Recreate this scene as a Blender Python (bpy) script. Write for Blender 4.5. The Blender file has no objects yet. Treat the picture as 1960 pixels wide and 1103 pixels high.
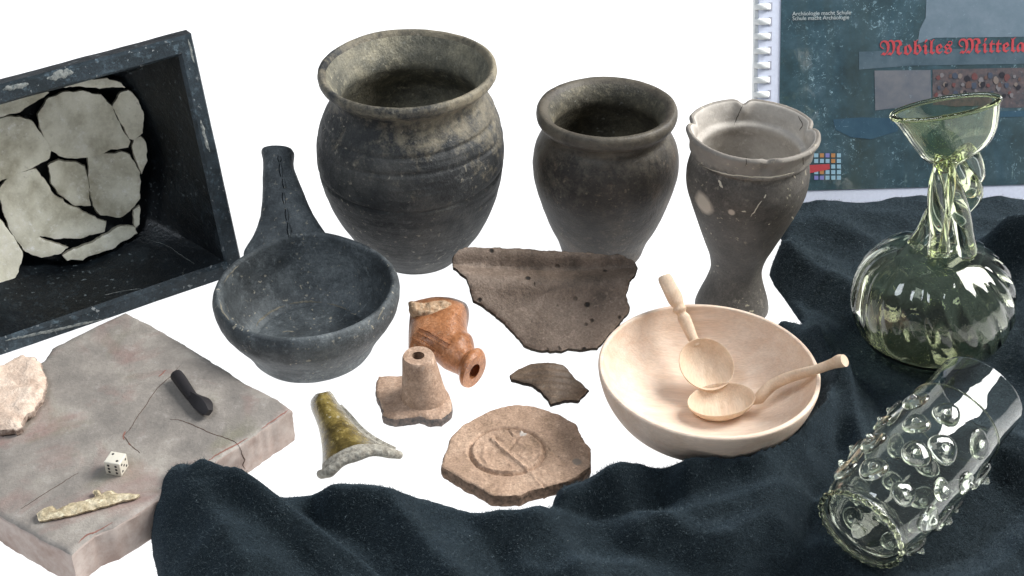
import bpy, bmesh, math, random
import numpy as np
from mathutils import Vector, Matrix, noise
from mathutils.geometry import delaunay_2d_cdt
PI = math.pi
random.seed(7)
scene = bpy.context.scene
COL = scene.collection

# ------------------------------------------------------------------ camera, world, lamps
PITCH = math.radians(36.0); DIST = 1.5; FPX = 2976.0; CX, CY = 980.0, 551.5
CAM = Vector((0, -DIST * math.cos(PITCH), DIST * math.sin(PITCH)))
FWD = Vector((0, math.cos(PITCH), -math.sin(PITCH)))
UP = Vector((0, math.sin(PITCH), math.cos(PITCH)))
RIGHT = Vector((1, 0, 0))
cd = bpy.data.cameras.new('camera'); cam = bpy.data.objects.new('camera', cd); COL.objects.link(cam)
cd.sensor_width = 36; cd.lens = FPX / 1960 * 36; cd.clip_start = 0.05; cd.clip_end = 50
cam.location = CAM; cam.rotation_euler = (PI / 2 - PITCH, 0, 0)
scene.camera = cam

w = bpy.data.worlds.new('World'); scene.world = w; w.use_nodes = True
bg = w.node_tree.nodes['Background']; bg.inputs[0].default_value = (0.80, 0.88, 1.0, 1); bg.inputs[1].default_value = 0.22

def area(name, loc, target, sx, sy, power, col):
    l = bpy.data.lights.new(name, 'AREA'); l.shape = 'RECTANGLE'; l.size = sx; l.size_y = sy
    l.energy = power; l.color = col
    o = bpy.data.objects.new(name, l); COL.objects.link(o); o.location = loc
    d = Vector(target) - Vector(loc); o.rotation_euler = d.to_track_quat('-Z', 'Y').to_euler()
    return o
area('window_light', (1.55, 0.35, 1.5), (0, 0.0, 0.05), 1.0, 1.2, 100, (1.0, 0.985, 0.96))
area('second_window_light', (-0.9, -1.0, 2.2), (0, 0.1, 0.05), 0.7, 0.8, 24, (0.85, 0.92, 1.0))
# added lamp under the translucent ground, there to wash out shadows and whiten it
area('added_underlight', (0, 1.2, -0.30), (0, 1.2, 0), 9.0, 9.0, 385, (1, 1, 1)).rotation_euler = (PI, 0, 0)

scene.view_settings.view_transform = 'Standard'; scene.view_settings.look = 'None'
scene.view_settings.exposure = 0; scene.view_settings.gamma = 1
cy = scene.cycles
cy.use_denoising = True; cy.max_bounces = 20; cy.transmission_bounces = 18; cy.glossy_bounces = 8
cy.diffuse_bounces = 4; cy.transparent_max_bounces = 16
cy.caustics_reflective = False; cy.caustics_refractive = True; cy.blur_glossy = 0.6
cy.sample_clamp_indirect = 4.0

# ------------------------------------------------------------------ geometry of the view -> places
def ray(px, py):
    return (FWD * FPX + RIGHT * (px - CX) - UP * (py - CY)).normalized()
def G(px, py, z=0.0):
    d = ray(px, py); return CAM + d * ((z - CAM.z) / d.z)
def ray_plane(px, py, p0, n):
    d = ray(px, py); return CAM + d * ((p0 - CAM).dot(n) / d.dot(n))
def proj(p):
    v = p - CAM; z = v.dot(FWD); return (CX + v.dot(RIGHT) / z * FPX, CY - v.dot(UP) / z * FPX)
def smooth(x, a, b):
    t = max(0.0, min(1.0, (x - a) / (b - a))); return t * t * (3 - 2 * t)
def fb(x, y, z=0.0, o=3):
    v = 0; a = 1; s = 0
    for _ in range(o):
        v += a * noise.noise(Vector((x, y, z))); s += a; a *= 0.5; x *= 2.03; y *= 2.03; z *= 2.03
    return v / s

# ------------------------------------------------------------------ materials
class NT:
    def __init__(s, name):
        s.m = bpy.data.materials.new(name); s.m.use_nodes = True; s.t = s.m.node_tree
        s.b = s.t.nodes['Principled BSDF']; s.tc = s.t.nodes.new('ShaderNodeTexCoord')
        s.co = s.tc.outputs['Object']
    def set(s, sock, v):
        i = s.b.inputs[sock]
        if hasattr(v, 'is_linked') or isinstance(v, bpy.types.NodeSocket): s.t.links.new(v, i)
        else: i.default_value = v if not isinstance(v, tuple) or len(v) == 4 or sock == 'Subsurface Radius' else (*v, 1)
    def noise(s, scale, detail=4, rough=0.55, dist=0.0, vec=None):
        n = s.t.nodes.new('ShaderNodeTexNoise'); s.t.links.new(vec or s.co, n.inputs['Vector'])
        n.inputs['Scale'].default_value = scale; n.inputs['Detail'].default_value = detail
        n.inputs['Roughness'].default_value = rough; n.inputs['Distortion'].default_value = dist
        return n.outputs['Fac']
    def voro(s, scale, feature='F1', out='Distance', vec=None, rnd=1.0):
        n = s.t.nodes.new('ShaderNodeTexVoronoi'); n.feature = feature
        s.t.links.new(vec or s.co, n.inputs['Vector']); n.inputs['Scale'].default_value = scale
        n.inputs['Randomness'].default_value = rnd
        return n.outputs[out]
    def ramp(s, fac, stops):
        n = s.t.nodes.new('ShaderNodeValToRGB'); s.t.links.new(fac, n.inputs[0]); e = n.color_ramp.elements
        while len(e) < len(stops): e.new(0.5)
        for el, (p, c) in zip(e, stops):
            el.position = p; el.color = (c, c, c, 1) if not isinstance(c, tuple) else (*c, 1)
        return n.outputs[0]
    def mix(s, fac, a, b, mode='MIX'):
        n = s.t.nodes.new('ShaderNodeMix'); n.data_type = 'RGBA'; n.blend_type = mode
        for i, v in ((0, fac), (6, a), (7, b)):
            if isinstance(v, bpy.types.NodeSocket): s.t.links.new(v, n.inputs[i])
            elif i == 0: n.inputs[0].default_value = v
            else: n.inputs[i].default_value = (*v, 1) if isinstance(v, tuple) else (v, v, v, 1)
        return n.outputs[2]
    def math(s, op, a, b=0.0, c=0.0):
        n = s.t.nodes.new('ShaderNodeMath'); n.operation = op
        for i, v in enumerate((a, b, c)):
            if isinstance(v, bpy.types.NodeSocket): s.t.links.new(v, n.inputs[i])
            else: n.inputs[i].default_value = v
        return n.outputs[0]
    def xyz(s):
        n = s.t.nodes.new('ShaderNodeSeparateXYZ'); s.t.links.new(s.co, n.inputs[0]); return n.outputs
    def scaled(s, v, rot=(0, 0, 0)):
        n = s.t.nodes.new('ShaderNodeMapping'); s.t.links.new(s.co, n.inputs[0]); n.inputs['Scale'].default_value = v
        n.inputs['Rotation'].default_value = rot
        return n.outputs[0]
    def bump(s, h, dist=0.001, strength=1.0, prev=None):
        n = s.t.nodes.new('ShaderNodeBump'); s.t.links.new(h, n.inputs['Height'])
        n.inputs['Distance'].default_value = dist; n.inputs['Strength'].default_value = strength
        if prev is not None: s.t.links.new(prev, n.inputs['Normal'])
        return n.outputs[0]
    def near(s, p, r, soft=0.3, wob=0.0):
        n = s.t.nodes.new('ShaderNodeVectorMath'); n.operation = 'DISTANCE'; s.t.links.new(s.co, n.inputs[0])
        n.inputs[1].default_value = p
        d = n.outputs['Value']
        if wob: d = s.math('ADD', d, s.math('MULTIPLY', s.math('SUBTRACT', s.noise(60), 0.5), wob))
        return s.ramp(s.math('DIVIDE', d, r * 2), [(0.5 * (1 - soft), 1.0), (0.5 * (1 + soft), 0.0)])

def pottery(name, dark, mid, light, blotch=18, speck=(0.5, 0.5, 0.45), speck_amt=0.5, rough=0.62, bump=0.0007,
            crust=None, holes=0.0, grain=0.65, spots=(), rings=0.0, offset=0.0):
    """fired clay: cloudy body colour, mineral specks, optional pale crust; spots = [(point, radius, colour)]"""
    t = NT(name)
    big = t.noise(blotch, 5, 0.62, 0.4); mid_n = t.noise(blotch * 4, 6, 0.65)
    f = t.math('ADD', t.math('MULTIPLY', big, 0.65), t.math('MULTIPLY', mid_n, 0.35))
    c = t.ramp(f, [(0.36 + offset, dark), (0.5 + offset, mid), (0.66 + offset, light)])
    fine = t.noise(520, 3, 0.7)
    c = t.mix(grain, c, t.ramp(fine, [(0.32, 0.35), (0.68, 1.0)]), 'MULTIPLY')
    c = t.mix(1.0, c, (1.5, 1.5, 1.5), 'MULTIPLY')
    c = t.mix(t.math('MULTIPLY', t.ramp(t.noise(150, 5, 0.75), [(0.54, 0.0), (0.68, 1.0)]), t.ramp(t.noise(blotch * 1.3, 3), [(0.4, 0.15), (0.62, 0.85)])), c, tuple(min(1, v * 1.7) for v in light))
    if crust:
        ccol, (kx, ky, kz), k0 = crust
        x, y, z = t.xyz()[:3]
        g = t.math('MULTIPLY_ADD', x, kx, t.math('MULTIPLY_ADD', y, ky, t.math('MULTIPLY_ADD', z, kz, k0)))
        n2 = t.math('ADD', t.math('MULTIPLY', t.noise(26, 6, 0.7, 0.6), 1.3), t.math('MULTIPLY', t.noise(130, 4, 0.7), 0.7))
        m = t.ramp(t.math('ADD', g, n2), [(0.5, 0.0), (0.7, 0.5), (0.88, 0.95)])
        # ramp positions are within 0..1: g is scaled by the caller to sit around -0.5..0
        cc = t.mix(t.noise(60, 4), tuple(v * 0.55 for v in ccol), tuple(min(1, v * 1.3) for v in ccol))
        c = t.mix(m, c, cc)
    sn = t.noise(230, 2, 0.5); gate = t.noise(blotch * 1.7, 3)
    sm = t.math('MULTIPLY', t.ramp(sn, [(0.65, 0.0), (0.70, 1.0)]), t.ramp(gate, [(0.42, 0.1), (0.62, 1.0)]))
    c = t.mix(t.math('MULTIPLY', sm, speck_amt), c, speck)
    h = t.math('ADD', t.math('MULTIPLY', t.noise(90, 5, 0.65), 1.0), t.math('MULTIPLY', fine, 0.35))
    if rings:
        zz = t.scaled((0.6, 0.6, 1)); h = t.math('ADD', h, t.math('MULTIPLY', t.noise(150, 2, 0.5, vec=t.scaled((0.04, 0.04, 1))), rings))
    if holes:
        hv = t.voro(85); hm = t.ramp(hv, [(0.14, 0.0), (0.24, 1.0)])
        hg = t.ramp(t.noise(38, 2), [(0.50, 1.0), (0.56, 0.0)])
        hm = t.math('MAXIMUM', hm, hg)
        h = t.math('ADD', h, t.math('MULTIPLY', hm, holes)); c = t.mix(hm, tuple(v * 0.3 for v in dark), c)
    for p, r, col in spots:
        c = t.mix(t.near(p, r, 0.25, r * 0.8), c, col)
    t.set('Base Color', c); t.set('Roughness', rough)
    t.set('Normal', t.bump(h, bump, 1.0)); t.b.inputs['Specular IOR Level'].default_value = 0.35
    return t.m

def broken(name, a, b, bump=0.0018, scale=260):
    t = NT(name); n = t.noise(scale, 5, 0.7); v = t.voro(scale * 0.8)
    c = t.mix(t.ramp(n, [(0.35, 0.0), (0.65, 1.0)]), a, b)
    c = t.mix(t.ramp(v, [(0.1, 0.45), (0.3, 0.0)]), c, tuple(x * 0.4 for x in a))
    t.set('Base Color', c); t.set('Roughness', 0.9); t.set('Normal', t.bump(t.math('ADD', n, v), bump))
    t.b.inputs['Specular IOR Level'].default_value = 0.2
    return t.m

def glass_mat(name, col, rough=0.0):
    t = NT(name); t.set('Base Color', col); t.set('Roughness', rough); t.set('IOR', 1.48)
    t.set('Transmission Weight', 1.0)
    t.set('Normal', t.bump(t.noise(28, 2), 0.0012, 0.5))
    return t.m

def plain(name, col, rough=0.5, spec=0.5, coat=0.0):
    t = NT(name)
    n = t.noise(300, 4); c = t.mix(0.35, col, t.mix(n, tuple(v * 0.6 for v in col), tuple(min(1, v * 1.3) for v in col)))
    t.set('Base Color', c); t.set('Roughness', rough); t.b.inputs['Specular IOR Level'].default_value = spec
    t.b.inputs['Coat Weight'].default_value = coat
    return t.m

M = {}
# ------------------------------------------------------------------ builders
def tag(o, label=None, cat=None, group=None, kind=None):
    if label: o['label'] = label
    if cat: o['category'] = cat
    if group: o['group'] = group
    if kind: o['kind'] = kind
    return o
def link(name, me, mats, parent=None, mw=None, angle=40):
    o = bpy.data.objects.new(name, me); COL.objects.link(o)
    for m in (mats if isinstance(mats, (list, tuple)) else [mats]): me.materials.append(m)
    if me.polygons:
        me.polygons.foreach_set('use_smooth', [True] * len(me.polygons))
        if angle: me.set_sharp_from_angle(angle=math.radians(angle))
    if parent is not None: o.parent = parent
    if mw is not None: o.matrix_world = mw if parent is None else mw
    return o
def empty(name, loc=(0, 0, 0), **k):
    o = bpy.data.objects.new(name, None); COL.objects.link(o); o.location = loc; o.empty_display_size = 0.02
    tag(o, **k); return o
def mesh(name, v, f, slots=None):
    me = bpy.data.meshes.new(name); me.from_pydata([tuple(p) for p in v], [], f)
    if slots: me.polygons.foreach_set('material_index', slots)
    me.update(); return me
def reorigin(o, origin):
    """put the object's origin at 'origin' keeping vertices in place (identity rotation)"""
    o.data.transform(Matrix.Translation(-Vector(origin))); o.location = origin; return o

def catmull(pts, n):
    pts = [np.array(p, float) for p in pts]; out = []
    for i in range(len(pts) - 1):
        p0 = pts[max(i - 1, 0)]; p1 = pts[i]; p2 = pts[i + 1]; p3 = pts[min(i + 2, len(pts) - 1)]
        for k in range(n):
            t = k / n
            out.append(0.5 * ((2 * p1) + (-p0 + p2) * t + (2 * p0 - 5 * p1 + 4 * p2 - p3) * t * t + (-p0 + 3 * p1 - 3 * p2 + p3) * t ** 3))
    out.append(pts[-1]); return out

def pose(cx, cy_, a, ratio, lean, hr, rb, z0=0.0):
    """circle pose from the ellipse of a rim; hr = height / rim radius; rb = base radius / rim radius.
    -> rim radius R, normal n, base centre"""
    d = ray(cx, cy_)
    r = (RIGHT - d * RIGHT.dot(d)).normalized(); u = r.cross(d).normalized()
    if u.dot(UP) < 0: u = -u
    L = math.radians(lean); c = math.sqrt(1 - ratio * ratio)
    n = (r * math.sin(L) * c + u * math.cos(L) * c - d * ratio).normalized()
    k = FPX / a / d.dot(FWD)
    sn = math.sqrt(max(0, 1 - n.z * n.z))
    R = (CAM.z - z0) / (n.z * hr + rb * sn - d.z * k)
    top = CAM + d * (k * R)
    return R, n, top - n * (hr * R)
def frame(n, origin):
    x = (RIGHT - n * RIGHT.dot(n)).normalized(); y = n.cross(x)
    m = Matrix((x, y, n)).transposed().to_4x4(); m.translation = origin; return m
def upright_pose(cx, cy_, a, n, hr, rb, z0=0.0):
    d = ray(cx, cy_); k = FPX / a / d.dot(FWD); sn = math.sqrt(max(0, 1 - n.z * n.z))
    R = (CAM.z - z0) / (n.z * hr + rb * sn - d.z * k)
    return R, n, CAM + d * (k * R) - n * (hr * R)

def lathe_mesh(name, prof, R, H, seg=128, sub=6, wob=0.004, fine=0.0015, mod=None, seed=0.0, smoothp=True):
    """prof: (r, h below the rim) in rim radii, running from the outer base centre over the lip to the inner centre"""
    P = catmull(prof, sub) if smoothp else [np.array(p) for p in prof]
    v = []; f = []
    for i, (r, h) in enumerate(P):
        for j in range(seg):
            th = 2 * PI * j / seg
            rr, hh = max(r, 0.0), h
            if mod: rr, hh = mod(th, rr, hh, i / (len(P) - 1))
            x, y = math.cos(th) * rr, math.sin(th) * rr
            k = 1 + wob * 2 * noise.noise(Vector((x * 1.3 + seed, y * 1.3, hh * 1.3))) + fine * 2 * noise.noise(Vector((x * 9 + seed, y * 9, hh * 9)))
            hz = hh + wob * noise.noise(Vector((x * 1.1, y * 1.1 + seed, 5.1)))
            v.append((x * k * R, y * k * R, (H - hz) * R))
    n = len(P)
    for i in range(n - 1):
        for j in range(seg):
            a = i * seg + j; b = i * seg + (j + 1) % seg
            f.append((a, b, b + seg, a + seg))
    f.append(tuple(range(seg - 1, -1, -1))); f.append(tuple(range((n - 1) * seg, n * seg)))
    return mesh(name, v, f)

def resample(poly, step, jag=0.0, seed=0.0):
    out = []; n = len(poly)
    for i in range(n):
        a = np.array(poly[i], float); b = np.array(poly[(i + 1) % n], float); L = np.linalg.norm(b - a)
        k = max(1, int(round(L / step))); nn = np.array([-(b - a)[1], (b - a)[0]]) / max(L, 1e-9)
        for j in range(k):
            p = a + (b - a) * j / k
            q = p + nn * jag * (noise.noise(Vector((p[0] * 120 + seed, p[1] * 120, 1.7))) + 0.6 * noise.noise(Vector((p[0] * 350, p[1] * 350 + seed, 4.7))))
            out.append((q[0], q[1]))
    return out
def chaikin(poly, k=1):
    for _ in range(k):
        o = []; n = len(poly)
        for i in range(n):
            a = np.array(poly[i], float); b = np.array(poly[(i + 1) % n], float)
            o += [tuple(a * .75 + b * .25), tuple(a * .25 + b * .75)]
        poly = o
    return poly
def pdist(pts, poly):
    """distance of every point to the polygon boundary, and inside test"""
    pts = np.asarray(pts, float); A = np.asarray(poly, float); B = np.roll(A, -1, 0)
    d = np.full(len(pts), 1e9); ins = np.zeros(len(pts), bool)
    for a, b in zip(A, B):
        ab = b - a; t = np.clip(((pts - a) @ ab) / max(ab @ ab, 1e-18), 0, 1)
        d = np.minimum(d, np.hypot(*(pts - (a + t[:, None] * ab)).T))
        c = ((a[1] > pts[:, 1]) != (b[1] > pts[:, 1]))
        with np.errstate(divide='ignore', invalid='ignore'):
            xi = (b[0] - a[0]) * (pts[:, 1] - a[1]) / (b[1] - a[1]) + a[0]
        ins ^= c & (pts[:, 0] < xi)
    return d, ins

def sheet(poly, spacing):
    """triangulated polygon with inner points -> verts2d (boundary first), faces, nb, dist"""
    A = np.array(poly); x0, y0 = A.min(0); x1, y1 = A.max(0)
    xs = np.arange(x0, x1, spacing); ys = np.arange(y0, y1, spacing * 0.87)
    g = []
    for j, y in enumerate(ys):
        for x in xs: g.append((x + (spacing / 2 if j % 2 else 0) + random.uniform(-.15, .15) * spacing, y + random.uniform(-.15, .15) * spacing))
    g = np.array(g); d, ins = pdist(g, poly)
    g = g[ins & (d > spacing * 0.55)]
    V = [Vector(p) for p in poly] + [Vector(p) for p in g]
    nb = len(poly); E = [(i, (i + 1) % nb) for i in range(nb)]
    r = delaunay_2d_cdt(V, E, [], 1, 1e-7)
    vo = [(p.x, p.y) for p in r[0]]; fo = [tuple(f) for f in r[2]]
    fixed = []
    for f in fo:
        (ax, ay), (bx, by), (cx_, cy2) = vo[f[0]], vo[f[1]], vo[f[2]]
        fixed.append(f if (bx - ax) * (cy2 - ay) - (by - ay) * (cx_ - ax) > 0 else f[::-1])
    return vo, fixed

def sherd(name, px, P0, n, thick, mats, top=None, step=0.0025, jag=0.001, under=0.0, parent=None, xdir=None,
          bottom=None, round_=0.0015, world_pts=None, smooth_k=0, angle=45, z_is_px=True):
    """a plate of clay: outline given on the plane (P0, n); local z = n. top(x,y)->height, thickness below it"""
    n = Vector(n).normalized(); X = (Vector(xdir or RIGHT)); X = (X - n * X.dot(n)).normalized(); Y = n.cross(X)
    pts = [ray_plane(a, b, P0, n) for a, b in px] if z_is_px else px
    P0 = sum(pts, Vector()) / len(pts)
    poly = [((p - P0).dot(X), (p - P0).dot(Y)) for p in pts]
    ar = sum(poly[i][0] * poly[(i + 1) % len(poly)][1] - poly[(i + 1) % len(poly)][0] * poly[i][1] for i in range(len(poly)))
    if ar < 0: poly = poly[::-1]
    if smooth_k: poly = chaikin(poly, smooth_k)
    poly = resample(poly, step, jag, P0.x * 50)
    V, F = sheet(poly, step)
    d, _ = pdist(V, poly)
    tf = top or (lambda x, y: 0.0); bf = bottom or (lambda x, y: tf(x, y) - thick)
    nv = len(V); v = []; f = []; sl = []
    # boundary vertices found from the edge use count
    cnt = {}
    for t in F:
        for k in range(3):
            e = (t[k], t[(k + 1) % 3]); cnt[e] = cnt.get(e, 0) + 1
    bed = [e for e in cnt if (e[1], e[0]) not in cnt]
    bset = sorted({i for e in bed for i in e})
    for (x, y), dd in zip(V, d):
        e = max(0, 1 - dd / max(round_, 1e-6)) if round_ else 0
        v.append((x, y, tf(x, y) - round_ * 0.6 * e * e))
    for t in F: f.append(t); sl.append(0)
    off = len(v)
    for (x, y) in V: v.append((x, y, bf(x, y)))
    for t in F: f.append(tuple(i + off for i in reversed(t))); sl.append(1 if len(mats) > 1 else 0)
    prev = {i: i for i in bset}; c = np.mean(np.array(poly), 0)
    K = max(2, int(thick / 0.0025))
    nxt_e = {a: b for a, b in bed}; prv_e = {b: a for a, b in bed}
    for k in range(1, K + 1):
        if k == K: cur = {i: i + off for i in bset}
        else:
            cur = {}
            for i in bset:
                x, y = V[i]; t = k / K; z = tf(x, y) * (1 - t) + bf(x, y) * t
                a = V[prv_e.get(i, i)]; b = V[nxt_e.get(i, i)]; tx, ty = b[0] - a[0], b[1] - a[1]; L = math.hypot(tx, ty) or 1
                bul = under * t * 0 + 0.0009 * (1 + jag * 400) * fb(x * 160, y * 160, z * 220 + 3) + 0.0006
                cur[i] = len(v); v.append((x + ty / L * bul, y - tx / L * bul, z))
        for a, b in bed:
            f.append((b, a, prev[a] if False else cur[a], cur[b]) if False else (prev[b], prev[a], cur[a], cur[b])); sl.append(1 if len(mats) > 1 else 0)
        prev = cur
    me = mesh(name, v, f, sl)
    m = Matrix((X, Y, n)).transposed().to_4x4(); m.translation = P0
    o = link(name, me, mats, angle=angle)
    if parent is None: o.matrix_world = m
    else:
        me.transform(parent.matrix_world.inverted() @ m); o.parent = parent
    return o

def loft(name, secs, mats, parent=None, seg=28, cap=True, power=2.0, sub=4, nz=0.0, inner=None, mats_cap=None, angle=50, closed=False):
    """secs: (centre, half-axis u, half-axis v). inner: wall thickness -> hollow to the first and last section"""
    S = catmull([np.concatenate([np.array(c), np.array(u), np.array(w_)]) for c, u, w_ in secs], sub)
    v = []; f = []
    def ring(c, u, w_, k=1.0):
        b = len(v)
        for j in range(seg):
            th = 2 * PI * j / seg; cs, sn = math.cos(th), math.sin(th)
            cs = math.copysign(abs(cs) ** (2 / power), cs); sn = math.copysign(abs(sn) ** (2 / power), sn)
            p = c + u * cs * k + w_ * sn * k
            if nz: p = p + (p - c) * nz * fb(p[0] * 60, p[1] * 60, p[2] * 60)
            v.append(tuple(p))
        return b
    rings = []
    for s in S: rings.append(ring(s[:3], s[3:6], s[6:]))
    if inner:
        for s in reversed(S):
            L = (np.linalg.norm(s[3:6]) + np.linalg.norm(s[6:])) / 2; rings.append(ring(s[:3], s[3:6], s[6:], max(0.05, 1 - inner / L)))
        rings.append(rings[0])
    for a, b in zip(rings, rings[1:]):
        for j in range(seg):
            k = (j + 1) % seg; f.append((a + j, a + k, b + k, b + j))
    if not inner and cap:
        f.append(tuple(rings[0] + j for j in range(seg - 1, -1, -1))); f.append(tuple(rings[-1] + j for j in range(seg)))
    me = mesh(name, v, f); o = link(name, me, mats, angle=angle)
    bm = bmesh.new(); bm.from_mesh(me); bmesh.ops.recalc_face_normals(bm, faces=bm.faces); bm.to_mesh(me); bm.free()
    if parent is not None:
        me.transform(parent.matrix_world.inverted()); o.parent = parent
    else:
        c = Vector(np.mean(np.array(v), 0)); reorigin(o, c)
    return o
def N(v): return np.array(v, float)

# ------------------------------------------------------------------ the surface, made translucent so the added lamp below shines through
t = NT('translucent_white')
tr = t.t.nodes.new('ShaderNodeBsdfTranslucent'); tr.inputs[0].default_value = (0.96, 0.96, 0.96, 1)
df = t.t.nodes.new('ShaderNodeBsdfDiffuse'); df.inputs[0].default_value = (0.85, 0.85, 0.85, 1)
mx = t.t.nodes.new('ShaderNodeMixShader'); mx.inputs[0].default_value = 0.3
t.t.links.new(tr.outputs[0], mx.inputs[1]); t.t.links.new(df.outputs[0], mx.inputs[2])
t.t.links.new(mx.outputs[0], t.t.nodes['Material Output'].inputs['Surface']); t.t.nodes.remove(t.b)
tag(link('white_ground', mesh('white_ground', [(-4, -2.5, 0), (4, -2.5, 0), (4, 5, 0), (-4, 5, 0)], [(0, 1, 2, 3)]), t.m), kind='structure',
    label='plain white surface under and behind all the finds, lit by an added lamp below')

# ------------------------------------------------------------------ cloth
CP = [(330, 1260), (300, 1085), (286, 1030), (285, 985), (300, 950), (322, 914), (345, 897), (368, 902), (400, 930), (450, 952), (490, 942), (510, 944),
      (560, 941), (610, 939), (660, 928), (700, 926), (750, 933), (800, 942), (880, 966), (940, 976), (1010, 979), (1057, 972), (1056, 950),
      (1064, 930), (1100, 918), (1180, 896), (1260, 886), (1330, 884), (1400, 876), (1460, 852), (1500, 812), (1522, 760), (1530, 700), (1500, 640),
      (1476, 609), (1546, 614), (1512, 566), (1474, 514), (1478, 492), (1500, 450), (1490, 420), (1440, 404), (1440, 375), (1480, 350), (2120, 335), (2140, 700), (2140, 1260)]
CLOTH_Z = 0.010
RIDGES = [  # polyline px, height mm, width mm
    ([(350, 930), (400, 1010), (470, 1100)], 34, 34),
    ([(400, 950), (560, 1015), (700, 1090), (760, 1140)], 24, 13),
    ([(470, 990), (600, 1075), (680, 1140)], 14, 18),
    ([(600, 985), (680, 1060), (740, 1120)], -22, 14),
    ([(640, 950), (740, 960), (800, 1020), (860, 1110)], 22, 20),
    ([(900, 1000), (950, 1060), (990, 1140)], -10, 22),
    ([(960, 995), (1060, 1010), (1110, 1090), (1130, 1150)], 14, 20),
    ([(1070, 955), (1160, 934), (1215, 926)], 20, 16),
    ([(1190, 926), (1240, 922), (1290, 920)], 12, 14),
    ([(1320, 915), (1380, 904), (1450, 890), (1530, 862), (1585, 800), (1600, 730)], 40, 15),
    ([(1060, 985), (1200, 985), (1330, 965), (1450, 930), (1560, 890)], -13, 9),
    ([(1230, 1010), (1350, 985), (1480, 960), (1560, 960)], 15, 20),
    ([(1130, 1040), (1230, 1060), (1300, 1110)], -18, 28),
    ([(1560, 950), (1540, 1040), (1530, 1130)], -22, 13),
    ([(1400, 1040), (1480, 1000), (1510, 1060)], 14, 30),
    ([(1560, 640), (1610, 740), (1640, 840), (1660, 900)], 20, 10),
    ([(1545, 700), (1590, 800), (1600, 870)], -10, 9),
    ([(1620, 650), (1660, 740), (1690, 800)], -12, 10),
    ([(1500, 480), (1580, 540), (1680, 580)], 14, 15),
    ([(1490, 545), (1570, 600), (1640, 640)], -12, 13),
    ([(1570, 430), (1640, 470), (1660, 520)], 8, 20),
    ([(1925, 460), (1990, 480)], 55, 22),
    ([(1960, 520), (1990, 700)], 22, 20),
    ([(1640, 940), (1700, 880)], -6, 15),
    ([(1830, 870), (1900, 850), (1960, 880)], 34, 34),
    ([(1740, 1090), (1860, 1060), (1960, 960)], -8, 14),
    ([(1800, 1140), (1900, 1110), (2000, 1040)], 16, 16),
]
def cloth_heights(P, dist):
    h = np.zeros(len(P))
    for line, hh, ww in RIDGES:
        L = np.array([[*G(a, b, CLOTH_Z + max(0, hh) * 0.0005)][:2] for a, b in line]); d = np.full(len(P), 1e9)
        for a, b in zip(L, L[1:]):
            ab = b - a; tt = np.clip(((P - a) @ ab) / (ab @ ab), 0, 1); d = np.minimum(d, np.hypot(*(P - (a + tt[:, None] * ab)).T))
        s = ww / 1000; h += hh / 1000 * (np.exp(-((d + 0.0008) / s) ** 1.55) if hh > 0 else np.exp(-np.hypot(d, 0.0015) / (s * 0.8)))
    n = np.array([0.006 * fb(x * 9, y * 9 + 3, 0, 2) + 0.0022 * fb(x * 30, y * 22, 2, 2) + 0.0075 * max(0, 1 - 6 * abs(fb(x * 7 + 1.3 + y * 3, y * 6 - x * 2, 8, 2))) + 0.0010 * fb(x * 75, y * 75, 4, 2) for x, y in P])
    e = np.clip(dist / 0.016, 0, 1); e = np.sqrt(1 - (1 - e) ** 2)
    h = np.maximum(h + n, -0.006)
    z = 0.0015 + (CLOTH_Z + h) * e
    Rb_, nb_, bb_ = pose(1357.5, 703, 212, 0.60, 7, 0.68, 0.46); MI = np.array(frame(nb_, bb_).inverted())
    zo = np.array([0, 0.0, 0.005, 0.10, 0.24, 0.41, 0.55, 0.65, 0.68, 0.75]) * Rb_; ro = np.array([0.46, 0.46, 0.5, 0.66, 0.82, 0.93, 0.98, 1.0, 1.0, 0.2]) * Rb_
    for _ in range(60):
        L = np.c_[P, z, np.ones(len(P))] @ MI.T; r = np.hypot(L[:, 0], L[:, 1])
        bad = (r < np.interp(L[:, 2] + 0.0015, zo, ro) + 0.0012) & (L[:, 2] > -0.004) & (z > 0.0012)
        if not bad.any(): break
        z[bad] -= 0.001
    return np.maximum(z, 0.0008)
gp = [G(a, b, 0.012) for a, b in CP]; poly = [(p.x, p.y) for p in gp]
ar = sum(poly[i][0] * poly[(i + 1) % len(poly)][1] - poly[(i + 1) % len(poly)][0] * poly[i][1] for i in range(len(poly)))
if ar < 0: poly = poly[::-1]
poly = resample(chaikin(poly, 1), 0.004, 0.0006)
V, F = sheet(poly, 0.0042)
Va = np.array(V); dd, _ = pdist(Va, poly); H = cloth_heights(Va, dd)
cv = [(x, y, z) for (x, y), z in zip(V, H)]
cnt = set()
for tq in F:
    for k in range(3): cnt.add((tq[k], tq[(k + 1) % 3]))
bed = [e for e in cnt if (e[1], e[0]) not in cnt]; bmap = {}
for i in {i for e in bed for i in e}: bmap[i] = len(cv); cv.append((V[i][0], V[i][1], 0.0004))
cf = list(F) + [(b, a, bmap[a], bmap[b]) for a, b in bed]
t = NT('wool_cloth')
fib = t.noise(420, 6, 0.75, 1.5); fl = t.noise(900, 3, 0.8, 2.0); cl = t.noise(35, 5, 0.7)
c = t.ramp(cl, [(0.3, (0.005, 0.0078, 0.0092)), (0.7, (0.011, 0.0165, 0.020))])
c = t.mix(t.ramp(fib, [(0.45, 0.0), (0.8, 0.8)]), c, (0.038, 0.056, 0.066))
c = t.mix(t.ramp(fl, [(0.66, 0.0), (0.74, 0.8)]), c, (0.11, 0.15, 0.165))
c = t.mix(t.ramp(t.noise(500, 1, 0.5), [(0.79, 0.0), (0.82, 0.7)]), c, (0.35, 0.4, 0.4))
t.set('Base Color', c); t.set('Roughness', 0.95); t.set('Specular IOR Level', 0.1)
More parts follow.
